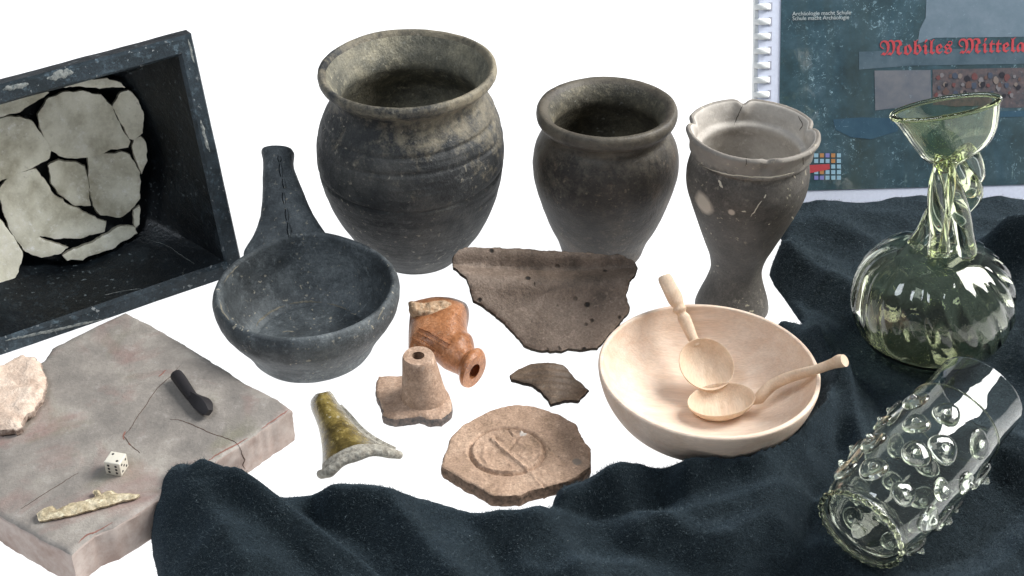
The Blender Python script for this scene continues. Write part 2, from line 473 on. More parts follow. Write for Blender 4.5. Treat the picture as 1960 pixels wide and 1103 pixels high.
t.set('Sheen Weight', 0.12); t.set('Sheen Roughness', 0.5); t.set('Sheen Tint', (0.45, 0.65, 0.85))
t.set('Normal', t.bump(t.math('ADD', fib, t.noise(160, 4, 0.7)), 0.0022, 0.8))
M['cloth'] = t.m
cloth = tag(link('wool_cloth', mesh('wool_cloth', cv, cf), t.m, angle=0),
            'dark blue black wool cloth spread in folds along the front and under the glassware', 'cloth')
from mathutils.bvhtree import BVHTree
CB = BVHTree.FromPolygons([Vector(p) for p in cv], cf)
def cloth_z(x, y):
    h = CB.ray_cast(Vector((x, y, 1)), Vector((0, 0, -1)))[0]
    return h.z if h else 0.0

# ------------------------------------------------------------------ large pot
def pot(name, label, cat, rim, lean, base_h, base_r, prof, mat, z0=0.0, inner=None, **k):
    cx, cy_, a, ratio = rim
    R, n, base = pose(cx, cy_, a, ratio, lean, base_h, base_r, z0)
    me = lathe_mesh(name, prof, R, base_h, **k)
    mats = [mat(R) if callable(mat) else mat]
    if inner:
        mats.append(inner); ip = min(range(len(prof)), key=lambda i_: (prof[i_][1], i_)) * k.get('sub', 6) * k.get('seg', 128)
        me.polygons.foreach_set('material_index', [1 if i_ > ip + int(1.4 * k.get('sub', 6)) * k.get('seg', 128) and i_ != len(me.polygons) - 2 else 0 for i_ in range(len(me.polygons))])
    o = link(name, me, mats, angle=0); o.matrix_world = frame(n, base)
    tag(o, label, cat); print(name, 'R', round(R, 4), 'base', [round(q, 3) for q in base], 'n', [round(q, 2) for q in n])
    return o, R, n, base

def groove(hs, amt, wid):
    def f(th, r, h, s):
        for hh in hs:
            r -= amt * math.exp(-((h - hh - 0.02 * math.sin(th * 2 + hh * 9)) / wid) ** 2) if s < 0.5 else 0
        return r, h
    return f
pm = lambda R: pottery('sooty_clay', (0.007, 0.008, 0.009), (0.021, 0.023, 0.024), (0.062, 0.062, 0.058), blotch=14,
    speck=(0.32, 0.29, 0.23), speck_amt=0.6, bump=0.0016, rings=0.8, crust=((0.24, 0.21, 0.15), (1.6, 0.3, 4.2), -1.12))
pot('storage_pot', 'largest pot, dark grey with pale crusted flaring rim and grooved shoulder, behind the handled pan', 'pot',
    (778, 128, 173, 0.445), -3, 2.46, 0.5,
    [(0, 2.46), (0.3, 2.46), (0.48, 2.45), (0.53, 2.40), (0.64, 2.26), (0.80, 2.02), (0.955, 1.68), (1.045, 1.35), (1.075, 1.08), (1.045, 0.8), (0.965, 0.56),
     (0.88, 0.41), (0.85, 0.33), (0.875, 0.22), (0.94, 0.165), (0.99, 0.11), (1.0, 0.05), (0.985, 0.01), (0.955, 0.0), (0.92, 0.03),
     (0.87, 0.12), (0.80, 0.26), (0.775, 0.38), (0.82, 0.5), (0.95, 0.75), (0.985, 1.08), (0.95, 1.4), (0.8, 1.9), (0.5, 2.3), (0.25, 2.36), (0, 2.37)],
    pm, inner=pottery('pale_pot_lining', (0.05, 0.052, 0.046), (0.12, 0.115, 0.09), (0.24, 0.22, 0.16), blotch=16, bump=0.0016, speck_amt=0.3), wob=0.012, fine=0.003, mod=groove((0.60, 0.80, 1.22), 0.016, 0.022), seed=1, sub=14)
# ------------------------------------------------------------------ medium pot
pot('cooking_pot', 'medium brown grey pot with thick rounded rim, between largest pot and footed beaker', 'pot',
    (1161.5, 204, 135.5, 0.455), 1.5, 2.44, 0.56,
    [(0, 2.44), (0.35, 2.44), (0.55, 2.43), (0.6, 2.38), (0.63, 2.28), (0.68, 2.12), (0.80, 1.86), (0.93, 1.52), (1.03, 1.18), (1.055, 0.93), (1.02, 0.66),
     (0.93, 0.46), (0.875, 0.36), (0.89, 0.27), (0.95, 0.215), (0.995, 0.15), (1.0, 0.07), (0.97, 0.01), (0.92, 0.0), (0.86, 0.035),
     (0.79, 0.12), (0.75, 0.24), (0.76, 0.36), (0.85, 0.55), (0.96, 0.9), (0.94, 1.2), (0.8, 1.7), (0.55, 2.2), (0.3, 2.3), (0, 2.31)],
    lambda R: pottery('brown_black_clay', (0.010, 0.009, 0.008), (0.027, 0.023, 0.019), (0.068, 0.052, 0.038), blotch=11, speck=(0.25, 0.2, 0.14),
                      speck_amt=0.3, rough=0.55, bump=0.0009, crust=((0.10, 0.088, 0.068), (0.4, 0, 5.0), -1.02)),
    inner=pottery('olive_brown_lining', (0.03, 0.027, 0.022), (0.065, 0.06, 0.045), (0.13, 0.115, 0.08), blotch=16, bump=0.0014, speck_amt=0.3), wob=0.012, fine=0.0025, seed=4)
# ------------------------------------------------------------------ footed beaker with pinched rim
NOT = [math.radians(a) for a in (-84, 8, 92, 166)]
def pinch(th, r, h, s):
    for a in NOT:
        d = (th - a + PI) % (2 * PI) - PI
        k = math.exp(-(d / 0.11) ** 2) * smooth(0.34 - h, 0, 0.30)
        r -= 0.075 * k; 
        k2 = math.exp(-(d / 0.07) ** 2) * smooth(0.25 - h, 0, 0.25); h += 0.05 * k2
    return r, h
def beaker_mat(R):
    return pottery('grey_beaker_clay', (0.032, 0.029, 0.026), (0.058, 0.053, 0.047), (0.095, 0.085, 0.074), blotch=10, speck=(0.5, 0.45, 0.33),
                   speck_amt=0.5, rough=0.6, bump=0.0007, crust=((0.22, 0.20, 0.175), (0, 0, 34.0), -0.12 - 34.0 * 2.93 * R),
                   spots=[((-0.70 * R, -0.55 * R, 2.22 * R), 0.17 * R, (0.40, 0.35, 0.29)), ((-0.33 * R, -0.86 * R, 2.26 * R), 0.05 * R, (0.35, 0.3, 0.25))])
pinched, RB, nB, bB = pot('footed_beaker', 'grey footed beaker with a pale notched rim, slim waist and flared foot', 'beaker',
    (1441.5, 247, 129, 0.46), 6, 3.2, 0.56,
    [(0, 3.1), (0.3, 3.12), (0.5, 3.18), (0.57, 3.2), (0.585, 3.15), (0.54, 2.98), (0.47, 2.78), (0.415, 2.58), (0.405, 2.42), (0.45, 2.2), (0.55, 1.95), (0.68, 1.62), (0.81, 1.28),
     (0.90, 1.0), (0.925, 0.78), (0.905, 0.58), (0.87, 0.45), (0.865, 0.395), (0.90, 0.37), (0.925, 0.335), (0.925, 0.28), (0.945, 0.17), (0.985, 0.08),
     (1.0, 0.03), (0.975, -0.01), (0.94, -0.005), (0.90, 0.03), (0.86, 0.14), (0.84, 0.24), (0.82, 0.30), (0.76, 0.33), (0.745, 0.40), (0.79, 0.6), (0.82, 1.0), (0.73, 1.3), (0.5, 1.85), (0.3, 2.2), (0, 2.3)],
    beaker_mat, inner=pottery('plaster_lining', (0.19, 0.175, 0.155), (0.28, 0.26, 0.235), (0.36, 0.335, 0.30), blotch=12, bump=0.0005, speck_amt=0.2, rough=0.8, grain=0.15), wob=0.006, fine=0.002, mod=pinch, seed=9, seg=192)
# ------------------------------------------------------------------ wooden bowl
def wood(name, a=(0.72, 0.54, 0.41), b=(0.82, 0.68, 0.56), s=1.0, axis=(1, 1, 0.08)):
    t = NT(name); v = t.scaled(axis)
    n = t.noise(90 * s, 4, 0.6, 0.6, v); n2 = t.noise(700 * s, 3, 0.6, vec=v)
    c = t.mix(t.ramp(n, [(0.3, 0.0), (0.7, 1.0)]), a, b); c = t.mix(0.38, c, t.ramp(n2, [(0.3, 0.6), (0.7, 1.0)]), 'MULTIPLY')
    t.set('Base Color', c); t.set('Roughness', 0.6); t.set('Normal', t.bump(t.math('ADD', n2, n), 0.0003))
    t.set('Specular IOR Level', 0.3); t.set('Subsurface Weight', 0.08); t.set('Subsurface Radius', (0.004, 0.002, 0.001)); return t.m
M['bowlwood'] = wood('turned_beech', axis=(0.12, 1, 1))
bowl, RW, nW, bW = pot('wooden_bowl', 'pale turned wooden bowl holding two wooden spoons', 'bowl', (1357.5, 703, 212, 0.60), 7, 0.68, 0.46,
    [(0, 0.66), (0.35, 0.67), (0.46, 0.68), (0.5, 0.66), (0.66, 0.575), (0.82, 0.44), (0.93, 0.27), (0.98, 0.13), (1.0, 0.03), (0.99, 0.003), (0.972, 0.0), (0.957, 0.012),
     (0.94, 0.09), (0.88, 0.23), (0.76, 0.37), (0.6, 0.465), (0.4, 0.515), (0, 0.53)], M['bowlwood'], wob=0.002, fine=0.0, sub=8)
# ------------------------------------------------------------------ handled pan
M['pan'] = pottery('blue_black_clay', (0.024, 0.028, 0.030), (0.058, 0.067, 0.072), (0.13, 0.145, 0.15), blotch=16, speck=(0.46, 0.42, 0.33),
                   speck_amt=0.75, rough=0.6, bump=0.0014, rings=0.5)
RP, nP, bP = pose(584, 548, 178, 0.555, -7, 0.82, 0.66)
pan = empty('handled_pan', label='dark blue grey clay pan with a long upright rolled handle', cat='pan'); pan.matrix_world = frame(nP, bP)
def panrim(th, r, h, s):
    d = (th - math.radians(100) + PI) % (2 * PI) - PI
    k = math.exp(-(d / 0.5) ** 2) * smooth(0.5 - h, 0, 0.5); return r * (1 + 0.03 * k), h - 0.08 * k
me = lathe_mesh('pan_body', [(0, 0.8), (0.4, 0.81), (0.62, 0.82), (0.67, 0.79), (0.715, 0.70), (0.79, 0.57), (0.89, 0.43), (0.965, 0.31), (1.0, 0.2), (1.01, 0.1), (0.985, 0.02), (0.95, -0.005), (0.915, 0.02),
     (0.90, 0.1), (0.86, 0.3), (0.76, 0.52), (0.66, 0.62), (0.60, 0.66), (0.55, 0.655), (0.35, 0.67), (0, 0.68)], RP, 0.82, wob=0.012, fine=0.003, seed=12, mod=panrim)
o = link('pan_body', me, M['pan'], angle=0); o.parent = pan
bpy.context.view_layer.update()
# handle, lofted from the back of the rim outward and up
fm = frame(nP, bP); ax = fm.col[0].to_3d(); ay = fm.col[1].to_3d()
rimc = bP + nP * 0.82 * RP
hz = lambda x, y: (390 + x / 2.206, 260 + y / 2.206)
out = (-ax * 0.12 + ay).normalized(); hd = (out * math.cos(math.radians(30)) + nP * math.sin(math.radians(30))).normalized()
hn = hd.cross(ax).normalized(); hn = hn if hn.dot(UP) > 0 or hn.dot(FWD) < 0 else -hn
if hn.dot(FWD) > 0: hn = -hn
hp0 = rimc + out * RP * 0.93
secs = []
for y, x0, x1, tz in ((50, 243, 372, 0.010), (60, 238, 378, 0.0125), (84, 243, 375, 0.0125), (110, 245, 375, 0.012), (150, 245, 386, 0.012), (250, 243, 428, 0.0125), (330, 234, 466, 0.012), (400, 214, 512, 0.0105), (440, 192, 560, 0.009), (480, 168, 640, 0.007), (505, 165, 700, 0.004)):
    a = ray_plane(*hz(x0, y), hp0, hn); b = ray_plane(*hz(x1, y), hp0, hn); c = (a + b) / 2
    secs.append((N(c - hn * tz * 0.6), N((b - a) / 2), N(hn * tz)))
hnd = loft('handle', secs, M['pan'], parent=pan, seg=40, power=2.4, nz=0.05, sub=5, angle=60)
bm = bmesh.new(); bm.from_mesh(hnd.data); bm.faces.ensure_lookup_table(); cap_ = max((f_ for f_ in bm.faces if len(f_.verts) > 6), key=lambda f_: f_.calc_area()); bm.faces.remove(cap_); bm.to_mesh(hnd.data); bm.free()
for v_ in hnd.data.vertices:
    r_ = math.hypot(v_.co.x, v_.co.y); lim = RP * 0.955
    if r_ < lim:
        v_.co.x *= lim / r_; v_.co.y *= lim / r_; v_.co.z = min(v_.co.z, 0.82 * RP + 0.001 + 0.0 * r_)
# seam lips along the handle
def at_h(x, y, up=0.0): return ray_plane(*hz(x, y), hp0, hn) + hn * up
seamm = plain('seam_shadow_clay', (0.010, 0.012, 0.014), 0.9, 0.1)
for y0, y1, x0, x1 in ((95, 122, 317, 320), (128, 185, 322, 327), (190, 235, 334, 342), (250, 300, 335, 341), (318, 370, 348, 352), (375, 440, 357, 361)):
    s = []
    for k in (0, 0.5, 1):
        p = at_h(x0 + (x1 - x0) * k, y0 + (y1 - y0) * k, 0.0042); w_ = (0.0002, 0.0014, 0.0002)[[0, 0.5, 1].index(k)]
        s.append((N(p), N(ax * w_), N(hn * 0.0012)))
    loft('seam_gap', s, seamm, parent=pan, seg=8, sub=3)
    s = []
    for k in (0, 0.5, 1):
        p = at_h(x0 + 6 + (x1 - x0) * k, y0 + (y1 - y0) * k, 0.0042); w_ = (0.0004, 0.0020, 0.0004)[[0, 0.5, 1].index(k)]
        s.append((N(p), N(ax * w_), N(hn * 0.0018)))
    loft('seam_fold', s, M['pan'], parent=pan, seg=10, sub=3)

# ------------------------------------------------------------------ stone slab and what lies on it
ZS = 0.036
def ribbon(name, px, width, target, mat, parent=None, lift=0.00025, jit=0.4, seed=0.0, n=10):
    """a thin crust or dirt line lying on a surface, following its relief"""
    bpy.context.view_layer.update()
    MI = target.matrix_world.inverted(); P = catmull([np.array(p, float) for p in px], n); pts = []
    for k, p in enumerate(P):
        p = p + np.array([noise.noise(Vector((p[0] * .13, p[1] * .13, seed))), noise.noise(Vector((p[0] * .13, p[1] * .13, seed + 9)))]) * 3.0 * jit
        d = ray(p[0], p[1]); hit, loc, nn, _ = target.ray_cast(MI @ CAM, (MI.to_3x3() @ d).normalized())
        if hit: pts.append((target.matrix_world @ loc, (target.matrix_world.to_3x3() @ nn).normalized()))
    v = []; f = []
    for k, (p, nn) in enumerate(pts):
        a = (pts[min(k + 1, len(pts) - 1)][0] - pts[max(k - 1, 0)][0]).normalized(); s_ = nn.cross(a).normalized()
        taper = min(1, 3.2 * min(k, len(pts) - 1 - k) / max(1, len(pts) - 1) + 0.15)
        w1 = width * taper * (0.6 + 0.9 * abs(noise.noise(Vector((k * .37, seed, 1))))); w2 = width * taper * (0.6 + 0.9 * abs(noise.noise(Vector((k * .41, seed, 5)))))
        v += [p + nn * -0.0004 - s_ * w1, p + nn * lift - s_ * w1 * 0.7, p + nn * lift + s_ * w2 * 0.7, p + nn * -0.0004 + s_ * w2]
        if k:
            b = 4 * k
            for q in range(3): f.append((b - 4 + q, b - 3 + q, b + 1 + q, b + q))
    if not v: return None
    me = mesh(name, v, f); bm = bmesh.new(); bm.from_mesh(me); bmesh.ops.recalc_face_normals(bm, faces=bm.faces); bm.to_mesh(me); bm.free()
    o = link(name, me, mat, angle=60); pa = parent or target; me.transform(pa.matrix_world.inverted()); o.parent = pa; return o
def slab_mat():
    t = NT('burnished_slab')
    big = t.noise(9, 5, 0.6, 0.5); m2 = t.noise(30, 6, 0.65); red = t.noise(11, 4, 0.6, 1.0); fine = t.noise(330, 4, 0.7)
    c = t.ramp(t.math('ADD', t.math('MULTIPLY', big, 0.6), t.math('MULTIPLY', m2, 0.4)), [(0.36, (0.18, 0.165, 0.15)), (0.5, (0.30, 0.27, 0.24)), (0.62, (0.45, 0.41, 0.36))])
    c = t.mix(t.ramp(red, [(0.50, 0.0), (0.66, 0.6)]), c, (0.30, 0.17, 0.15))
    c = t.mix(t.ramp(t.noise(16, 4, 0.6, 0.8, t.scaled((1, 1, 3))), [(0.54, 0.0), (0.72, 0.6)]), c, (0.21, 0.20, 0.14))
    c = t.mix(t.ramp(t.noise(60, 5, 0.8), [(0.56, 0.0), (0.7, 0.5)]), c, (0.42, 0.39, 0.37))
    c = t.mix(0.3, c, t.ramp(fine, [(0.3, 0.5), (0.7, 1.0)]), 'MULTIPLY')
    t.set('Base Color', c); t.set('Roughness', 0.5); t.set('Normal', t.bump(t.math('ADD', m2, fine), 0.0007)); return t.m
M['slab'] = slab_mat()
M['slab_edge'] = broken('slab_side', (0.33, 0.25, 0.215), (0.48, 0.41, 0.37), 0.0007, 40)
sp = [(240, 597), (290, 622), (352, 658), (420, 700), (470, 732), (520, 757), (557, 783), (500, 822), (440, 862), (395, 893), (330, 935), (270, 975), (215, 1010), (180, 1022), (150, 1046), (137, 1062),
      (100, 1042), (50, 1015), (0, 986), (-90, 925), (-170, 868), (-120, 822), (0, 735), (85, 688), (100, 664), (160, 634)]
SP0 = G(240, 820, ZS)
ck1 = [(345, 700), (325, 722), (300, 745), (280, 775), (262, 800), (250, 820), (236, 835)]
ck2 = [(236, 833), (248, 850), (268, 868)]
ck3 = [(325, 803), (345, 805), (372, 815), (400, 828), (430, 838), (452, 848), (462, 862)]
ctr = sum([ray_plane(a, b, SP0, Vector((0, 0, 1))) for a, b in sp], Vector()) / len(sp)
cks = []
for ck in (ck1, ck2, ck3):
    cks.append(np.array([[*(G(a, b, ZS) - ctr)][:2] for a, b in ck]))
def seg_d(p, line):
    m = 9
    for a, b in zip(line, line[1:]):
        ab = b - a; t_ = max(0, min(1, float((p - a) @ ab / (ab @ ab)))); m = min(m, float(np.hypot(*(p - a - t_ * ab))))
    return m
def slab_top(x, y):
    p = np.array([x, y]); z = 0.0012 * fb(x * 14, y * 14, 0, 3) + 0.0003 * fb(x * 90, y * 90, 0, 2)
    for k, cl in enumerate(cks):
        d = seg_d(p + 0.0012 * np.array([noise.noise(Vector((x * 150, y * 150, 1))), noise.noise(Vector((x * 150, y * 150, 7)))]), cl)
        if d < 0.003: z -= 0.0006 * (1 - d / 0.003)
    return z
slab = sherd('clay_slab', sp, SP0, (0, 0, 1), ZS - 0.001, [M['slab'], M['slab_edge']], top=slab_top, step=0.0030, jag=0.0009, bottom=lambda x, y: -ZS + 0.001, round_=0.003)
tag(slab, 'thick square grey and reddish slab with cracks, carrying the die, bolt head and bone', 'slab')
crm = plain('crack_dirt', (0.11, 0.075, 0.06), 0.95, 0.1)
for k, (ck, w_) in enumerate(((ck1, .0005), (ck2, .0007), (ck3, .00065), ([(462, 862), (463, 870), (468, 880), (465, 890), (470, 898)], .0008), ([(40, 975), (70, 955), (110, 930), (150, 905)], .0004))):
    ribbon('crack', ck, w_ * 0.75, slab, crm, seed=k * 3.3, lift=0.0003)
rst = plain('rust_stain', (0.26, 0.13, 0.105), 0.8, 0.1)
for k, ck in enumerate(([(318, 708), (310, 716), (303, 722)], [(240, 825), (236, 835), (238, 842)], [(246, 848), (250, 853)], [(150, 1040), (165, 1025), (190, 1015), (215, 1000)], [(395, 885), (420, 868), (450, 852), (475, 838)], [(500, 822), (530, 800), (552, 785)])):
    ribbon('red_wear', ck, .0009, slab, rst, seed=k * 1.7)

# die
DZ = ZS
dl = G(205, 900, DZ); dr = G(235, 909, DZ); s_die = (G(237, 909, DZ) - G(207, 903, DZ)).length * 0.98
die = empty('die', G(225, 900, DZ), label='small ivory coloured die with black pips on the cracked slab', cat='die')
die.rotation_euler = (0, 0, math.radians(-14)); bpy.context.view_layer.update()
bm = bmesh.new(); bmesh.ops.create_cube(bm, size=s_die, matrix=Matrix.Translation((0, 0, s_die / 2)))
bmesh.ops.bevel(bm, geom=bm.edges[:] , offset=s_die * 0.08, segments=3, profile=0.6, affect='EDGES')
me = bpy.data.meshes.new('die_body'); bm.to_mesh(me); bm.free()
M['ivory'] = plain('ivory', (0.72, 0.68, 0.58), 0.35)
o = link('die_body', me, M['ivory'], angle=60); o.parent = die
h = s_die / 2; pr = s_die * 0.085
bm = bmesh.new(); bmesh.ops.create_cone(bm, cap_ends=True, segments=14, radius1=pr, radius2=pr * 0.8, depth=0.0003)
pipm = bpy.data.meshes.new('pip'); bm.to_mesh(pipm); bm.free(); pipm.materials.append(plain('pip_black', (0.01, 0.01, 0.012), 0.5))
def pip(p, rot):
    o = bpy.data.objects.new('pip', pipm); COL.objects.link(o); o.parent = die; o.location = p; o.rotation_euler = rot
q = s_die * 0.25
for i in (-1, 1):
    for k in (-1, 0, 1): pip((i * q * 0.95, -h - 0.0001, h + k * q), (PI / 2, 0, 0))
    pip((i * q, -i * q, 2 * h + 0.0001), (0, 0, 0))
    for k in (-1, 1): pip((h + 0.0001, i * q, h + k * q), (0, PI / 2, 0))
pip((h + 0.0001, 0, h), (0, PI / 2, 0))
# bolt head (socket, neck, square head)
zz = lambda x, y: (x / 2.0306, 560 + y / 2.0306)
def zG(x, y, z): return G(*zz(x, y), z)
bolt = empty('bolt_head', zG(740, 400, ZS), label='small black iron bolt head with socket lying on the slab', cat='bolt head')
bpy.context.view_layer.update()
M['iron'] = plain('black_iron', (0.018, 0.016, 0.018), 0.55, 0.4)
r0 = 0.0056
pts = [(686, 322, 1.0), (700, 340, 1.0), (722, 372, 0.92), (742, 400, 0.85), (752, 412, 0.82)]
axd = (zG(752, 412, ZS + r0) - zG(686, 322, ZS + r0)).normalized(); sd = axd.cross(Vector((0, 0, 1))).normalized()
secs = []
for k, (x, y, s) in enumerate(pts):
    c = zG(x, y, ZS + r0 * 1.0); secs.append((N(c), N(sd * r0 * s), N(Vector((0, 0, 1)) * r0 * s)))
loft('socket', secs, M['iron'], parent=bolt, seg=24, inner=0.0022, nz=0.05)
ad2 = (zG(812, 455, ZS) - zG(752, 412, ZS)).normalized(); sd2 = ad2.cross(Vector((0, 0, 1))).normalized()
secs = []
for x, y, wv, hv in ((744, 402, 0.0048, 0.0048), (762, 416, 0.0064, 0.0058), (782, 430, 0.0082, 0.0062), (800, 448, 0.0072, 0.005), (812, 468, 0.0042, 0.003)):
    c = zG(x, y, ZS + 0.0062); secs.append((N(c), N(sd2 * wv), N(Vector((0, 0, 1)) * hv)))
loft('square_point', secs, M['iron'], parent=bolt, seg=24, power=1.1, nz=0.03, sub=3, angle=30)
# bone piece
bp = [(143, 852), (160, 838), (200, 822), (216, 838), (270, 814), (335, 800), (366, 790), (372, 780), (362, 768), (372, 760), (384, 762), (392, 776), (412, 768), (432, 764), (440, 774), (500, 774), (541, 778), (520, 790), (470, 800), (400, 820), (320, 842), (250, 860), (150, 877)]
M['bone'] = pottery('old_bone', (0.22, 0.17, 0.10), (0.42, 0.35, 0.23), (0.62, 0.55, 0.41), blotch=60, bump=0.0014, speck_amt=0.2, rough=0.7)
bone = sherd('bone_fragment', [zz(*p) for p in bp], G(170, 960, ZS + 0.0055), (0, 0, 1), 0.0045, [M['bone']], top=lambda x, y: 0.0016 * fb(x * 120, y * 260, 0, 3), step=0.0012, jag=0.0006, round_=0.004)
tag(bone, 'narrow tan bone fragment with a small hook, near the front corner of the slab', 'bone')
# pale broken lump at the left
pp = [(-110, 300), (-20, 262), (0, 276), (30, 262), (52, 245), (80, 238), (112, 242), (140, 250), (156, 262), (158, 290), (172, 312), (178, 345), (166, 370), (164, 405), (140, 425), (130, 452), (100, 470), (84, 492), (82, 516), (60, 520), (0, 524), (-40, 520), (-110, 520)]
M['pale'] = pottery('pale_plaster_clay', (0.36, 0.26, 0.20), (0.50, 0.39, 0.31), (0.62, 0.51, 0.42), blotch=40, bump=0.0022, speck=(0.6, 0.52, 0.45), speck_amt=0.3, rough=0.85, grain=0.3)
lump = sherd('pale_sherd', [zz(*p) for p in pp], G(0, 745, ZS + 0.012), (0.03, -0.03, 1), 0.0085, [M['pale'], broken('pale_break', (0.3, 0.22, 0.18), (0.5, 0.4, 0.33))],
             top=lambda x, y: 0.0045 * fb(x * 45, y * 45, 3, 3), step=0.002, jag=0.0022, round_=0.004)
tag(lump, 'pale pinkish broken sherd with ragged edge on the left end of the slab', 'sherd')

# ------------------------------------------------------------------ square stove tile seen into its mouth
B = G(458, 548, 0.004); A0 = G(0, 690, 0.004); e = (B - A0).normalized()
dT = ray(366, 64); tt = (B - CAM).dot(e) / dT.dot(e)
# the mouth stands on its lower edge and leans back
best = None
for lean in range(35, 90):
    up_ = (Matrix.Rotation(math.radians(lean), 3, e) @ (Vector((0, 0, 1)).cross(e)).normalized())
    up_ = up_ if up_.z > 0 else -up_
    for L in np.arange(0.2, 0.42, 0.005):
        q_ = proj(B + up_ * float(L)); er = (q_[0] - 366) ** 2 + (q_[1] - 64) ** 2
        if best is None or er < best[0]: best = (er, lean, float(L), up_)
er, lean, L, upv = best; print('stove tile lean', lean, 'L', L, 'err', er)
# small skew so that the corner falls where it stands in the photograph
nt = e.cross(upv).normalized(); nt = nt if nt.dot(CAM - B) > 0 else -nt
qpx = lambda px, py: ray_plane(px, py, B, nt)
tr_ = qpx(366, 64); br_ = qpx(466, 520); bl_ = qpx(-40, 694); tl_ = qpx(-130, 196)
M['black'] = pottery('black_glazed_clay', (0.002, 0.003, 0.004), (0.005, 0.007, 0.009), (0.016, 0.023, 0.028), blotch=10, speck=(0.30, 0.36, 0.38), speck_amt=0.35, rough=0.38, bump=0.001)
M['rimclay'] = pottery('grey_blue_rim_clay', (0.012, 0.018, 0.022), (0.022, 0.032, 0.040), (0.07, 0.10, 0.12), blotch=22, speck=(0.4, 0.42, 0.42), speck_amt=0.7, rough=0.5, bump=0.001, offset=0.04)
tile = empty('stove_tile', B, label='large black square mouthed stove tile leaning on its edge, light sherds inside', cat='stove tile')
bpy.context.view_layer.update()
Dp = 0.085
bc = ray_plane(95, 322, B - nt * Dp, nt); ex = (br_ - bl_).normalized(); ey = nt.cross(ex)
mc = (tr_ + br_ + bl_ + tl_) / 4
def sq(th, ring):  # ring corner points -> point at angle
    pass
def square_pts(cor, n=32):
    o = []
    for a, b in zip(cor, cor[1:] + cor[:1]):
        for k in range(n): o.append(a.lerp(b, k / n))
    return o
n_ = 32
outer = square_pts([br_, tr_, tl_, bl_], n_)
cen = mc
def inset(pts, d): 
    o = []
    for p in pts:
        v_ = p - cen; a = v_.dot(ex); b = v_.dot(ey); hx = (br_ - bl_).length / 2; hy = (tr_ - br_).length / 2
        o.append(cen + ex * a * (1 - d / hx) + ey * b * (1 - d / hy))
    return o
inn = inset(outer, 0.017)
# base ring ordered to match the corner order
Rb = (ray_plane(277, 300, B - nt * Dp, nt) - bc).length
def ringpts(c, r, ref):
    o = []
    for p in ref:
        v_ = p - cen; a = math.atan2(v_.dot(ey), v_.dot(ex)); o.append(c + ex * math.cos(a) * r + ey * math.sin(a) * r)
    return o
levels = []
levels.append(outer)
levels.append([p + nt * 0.004 for p in inset(outer, 0.002)])
levels.append([p + nt * 0.0042 for p in inset(outer, 0.014)])
levels.append([p for p in inn])
rr_ = ringpts(bc, Rb, outer)
for k in (0.25, 0.5, 0.75, 0.9, 1.0):
    s_ = smooth(k, 0.1, 1.0) * 0.5 + k * 0.5
    levels.append([a.lerp(b, s_) - nt * 0.0 + (nt * (0.010 * math.sin(k * PI) * -1)) for a, b in zip(inn, rr_)])
levels.append(ringpts(bc - nt * 0.006, Rb * 0.93, outer)); levels.append(ringpts(bc - nt * 0.008, Rb * 0.5, outer)); levels.append(ringpts(bc - nt * 0.008, 0.001, outer))
# outside shell
lv2 = [outer, [p - nt * 0.014 for p in outer], [p - nt * 0.016 for p in inset(outer, 0.008)]]
ob = ringpts(bc - nt * 0.02 - ey * 0.012, Rb * 0.98, outer)
for k in (0.3, 0.6, 0.9, 1.0): lv2.append([a.lerp(b, k) for a, b in zip(inset(outer, 0.008), ob)])
lv2.append(ringpts(bc - nt * 0.021, 0.001, outer))
def strip(levels, name, mat, jit=0.0012, off=0):
    v = []; f = []; m = len(levels[0])
    for lv in levels:
        for p in lv: 
            d = fb(p.x * 28, p.y * 28, p.z * 28, 3); v.append(p + nt * d * jit + ey * d * jit)
    for i in range(len(levels) - 1):
        for j in range(m): k = (j + 1) % m; f.append((i * m + j, i * m + k, (i + 1) * m + k, (i + 1) * m + j))
    me = mesh(name, v, f); bm = bmesh.new(); bm.from_mesh(me)
    bmesh.ops.subdivide_edges(bm, edges=[e_ for e_ in bm.edges if e_.calc_length() > 0.02], cuts=3, use_grid_fill=True)
    bmesh.ops.recalc_face_normals(bm, faces=bm.faces); bm.to_mesh(me); bm.free()
    o = link(name, me, mat, angle=50); me.transform(tile.matrix_world.inverted()); o.parent = tile; return o
trim = strip(levels[:4], 'rim', M['rimclay'])
tin = strip(levels[3:], 'inner_wall', M['black'])
strip(lv2[::-1], 'outer_wall', M['black'])
fz = lambda x, y: (x / 1.6708, 40 + y / 1.6711)
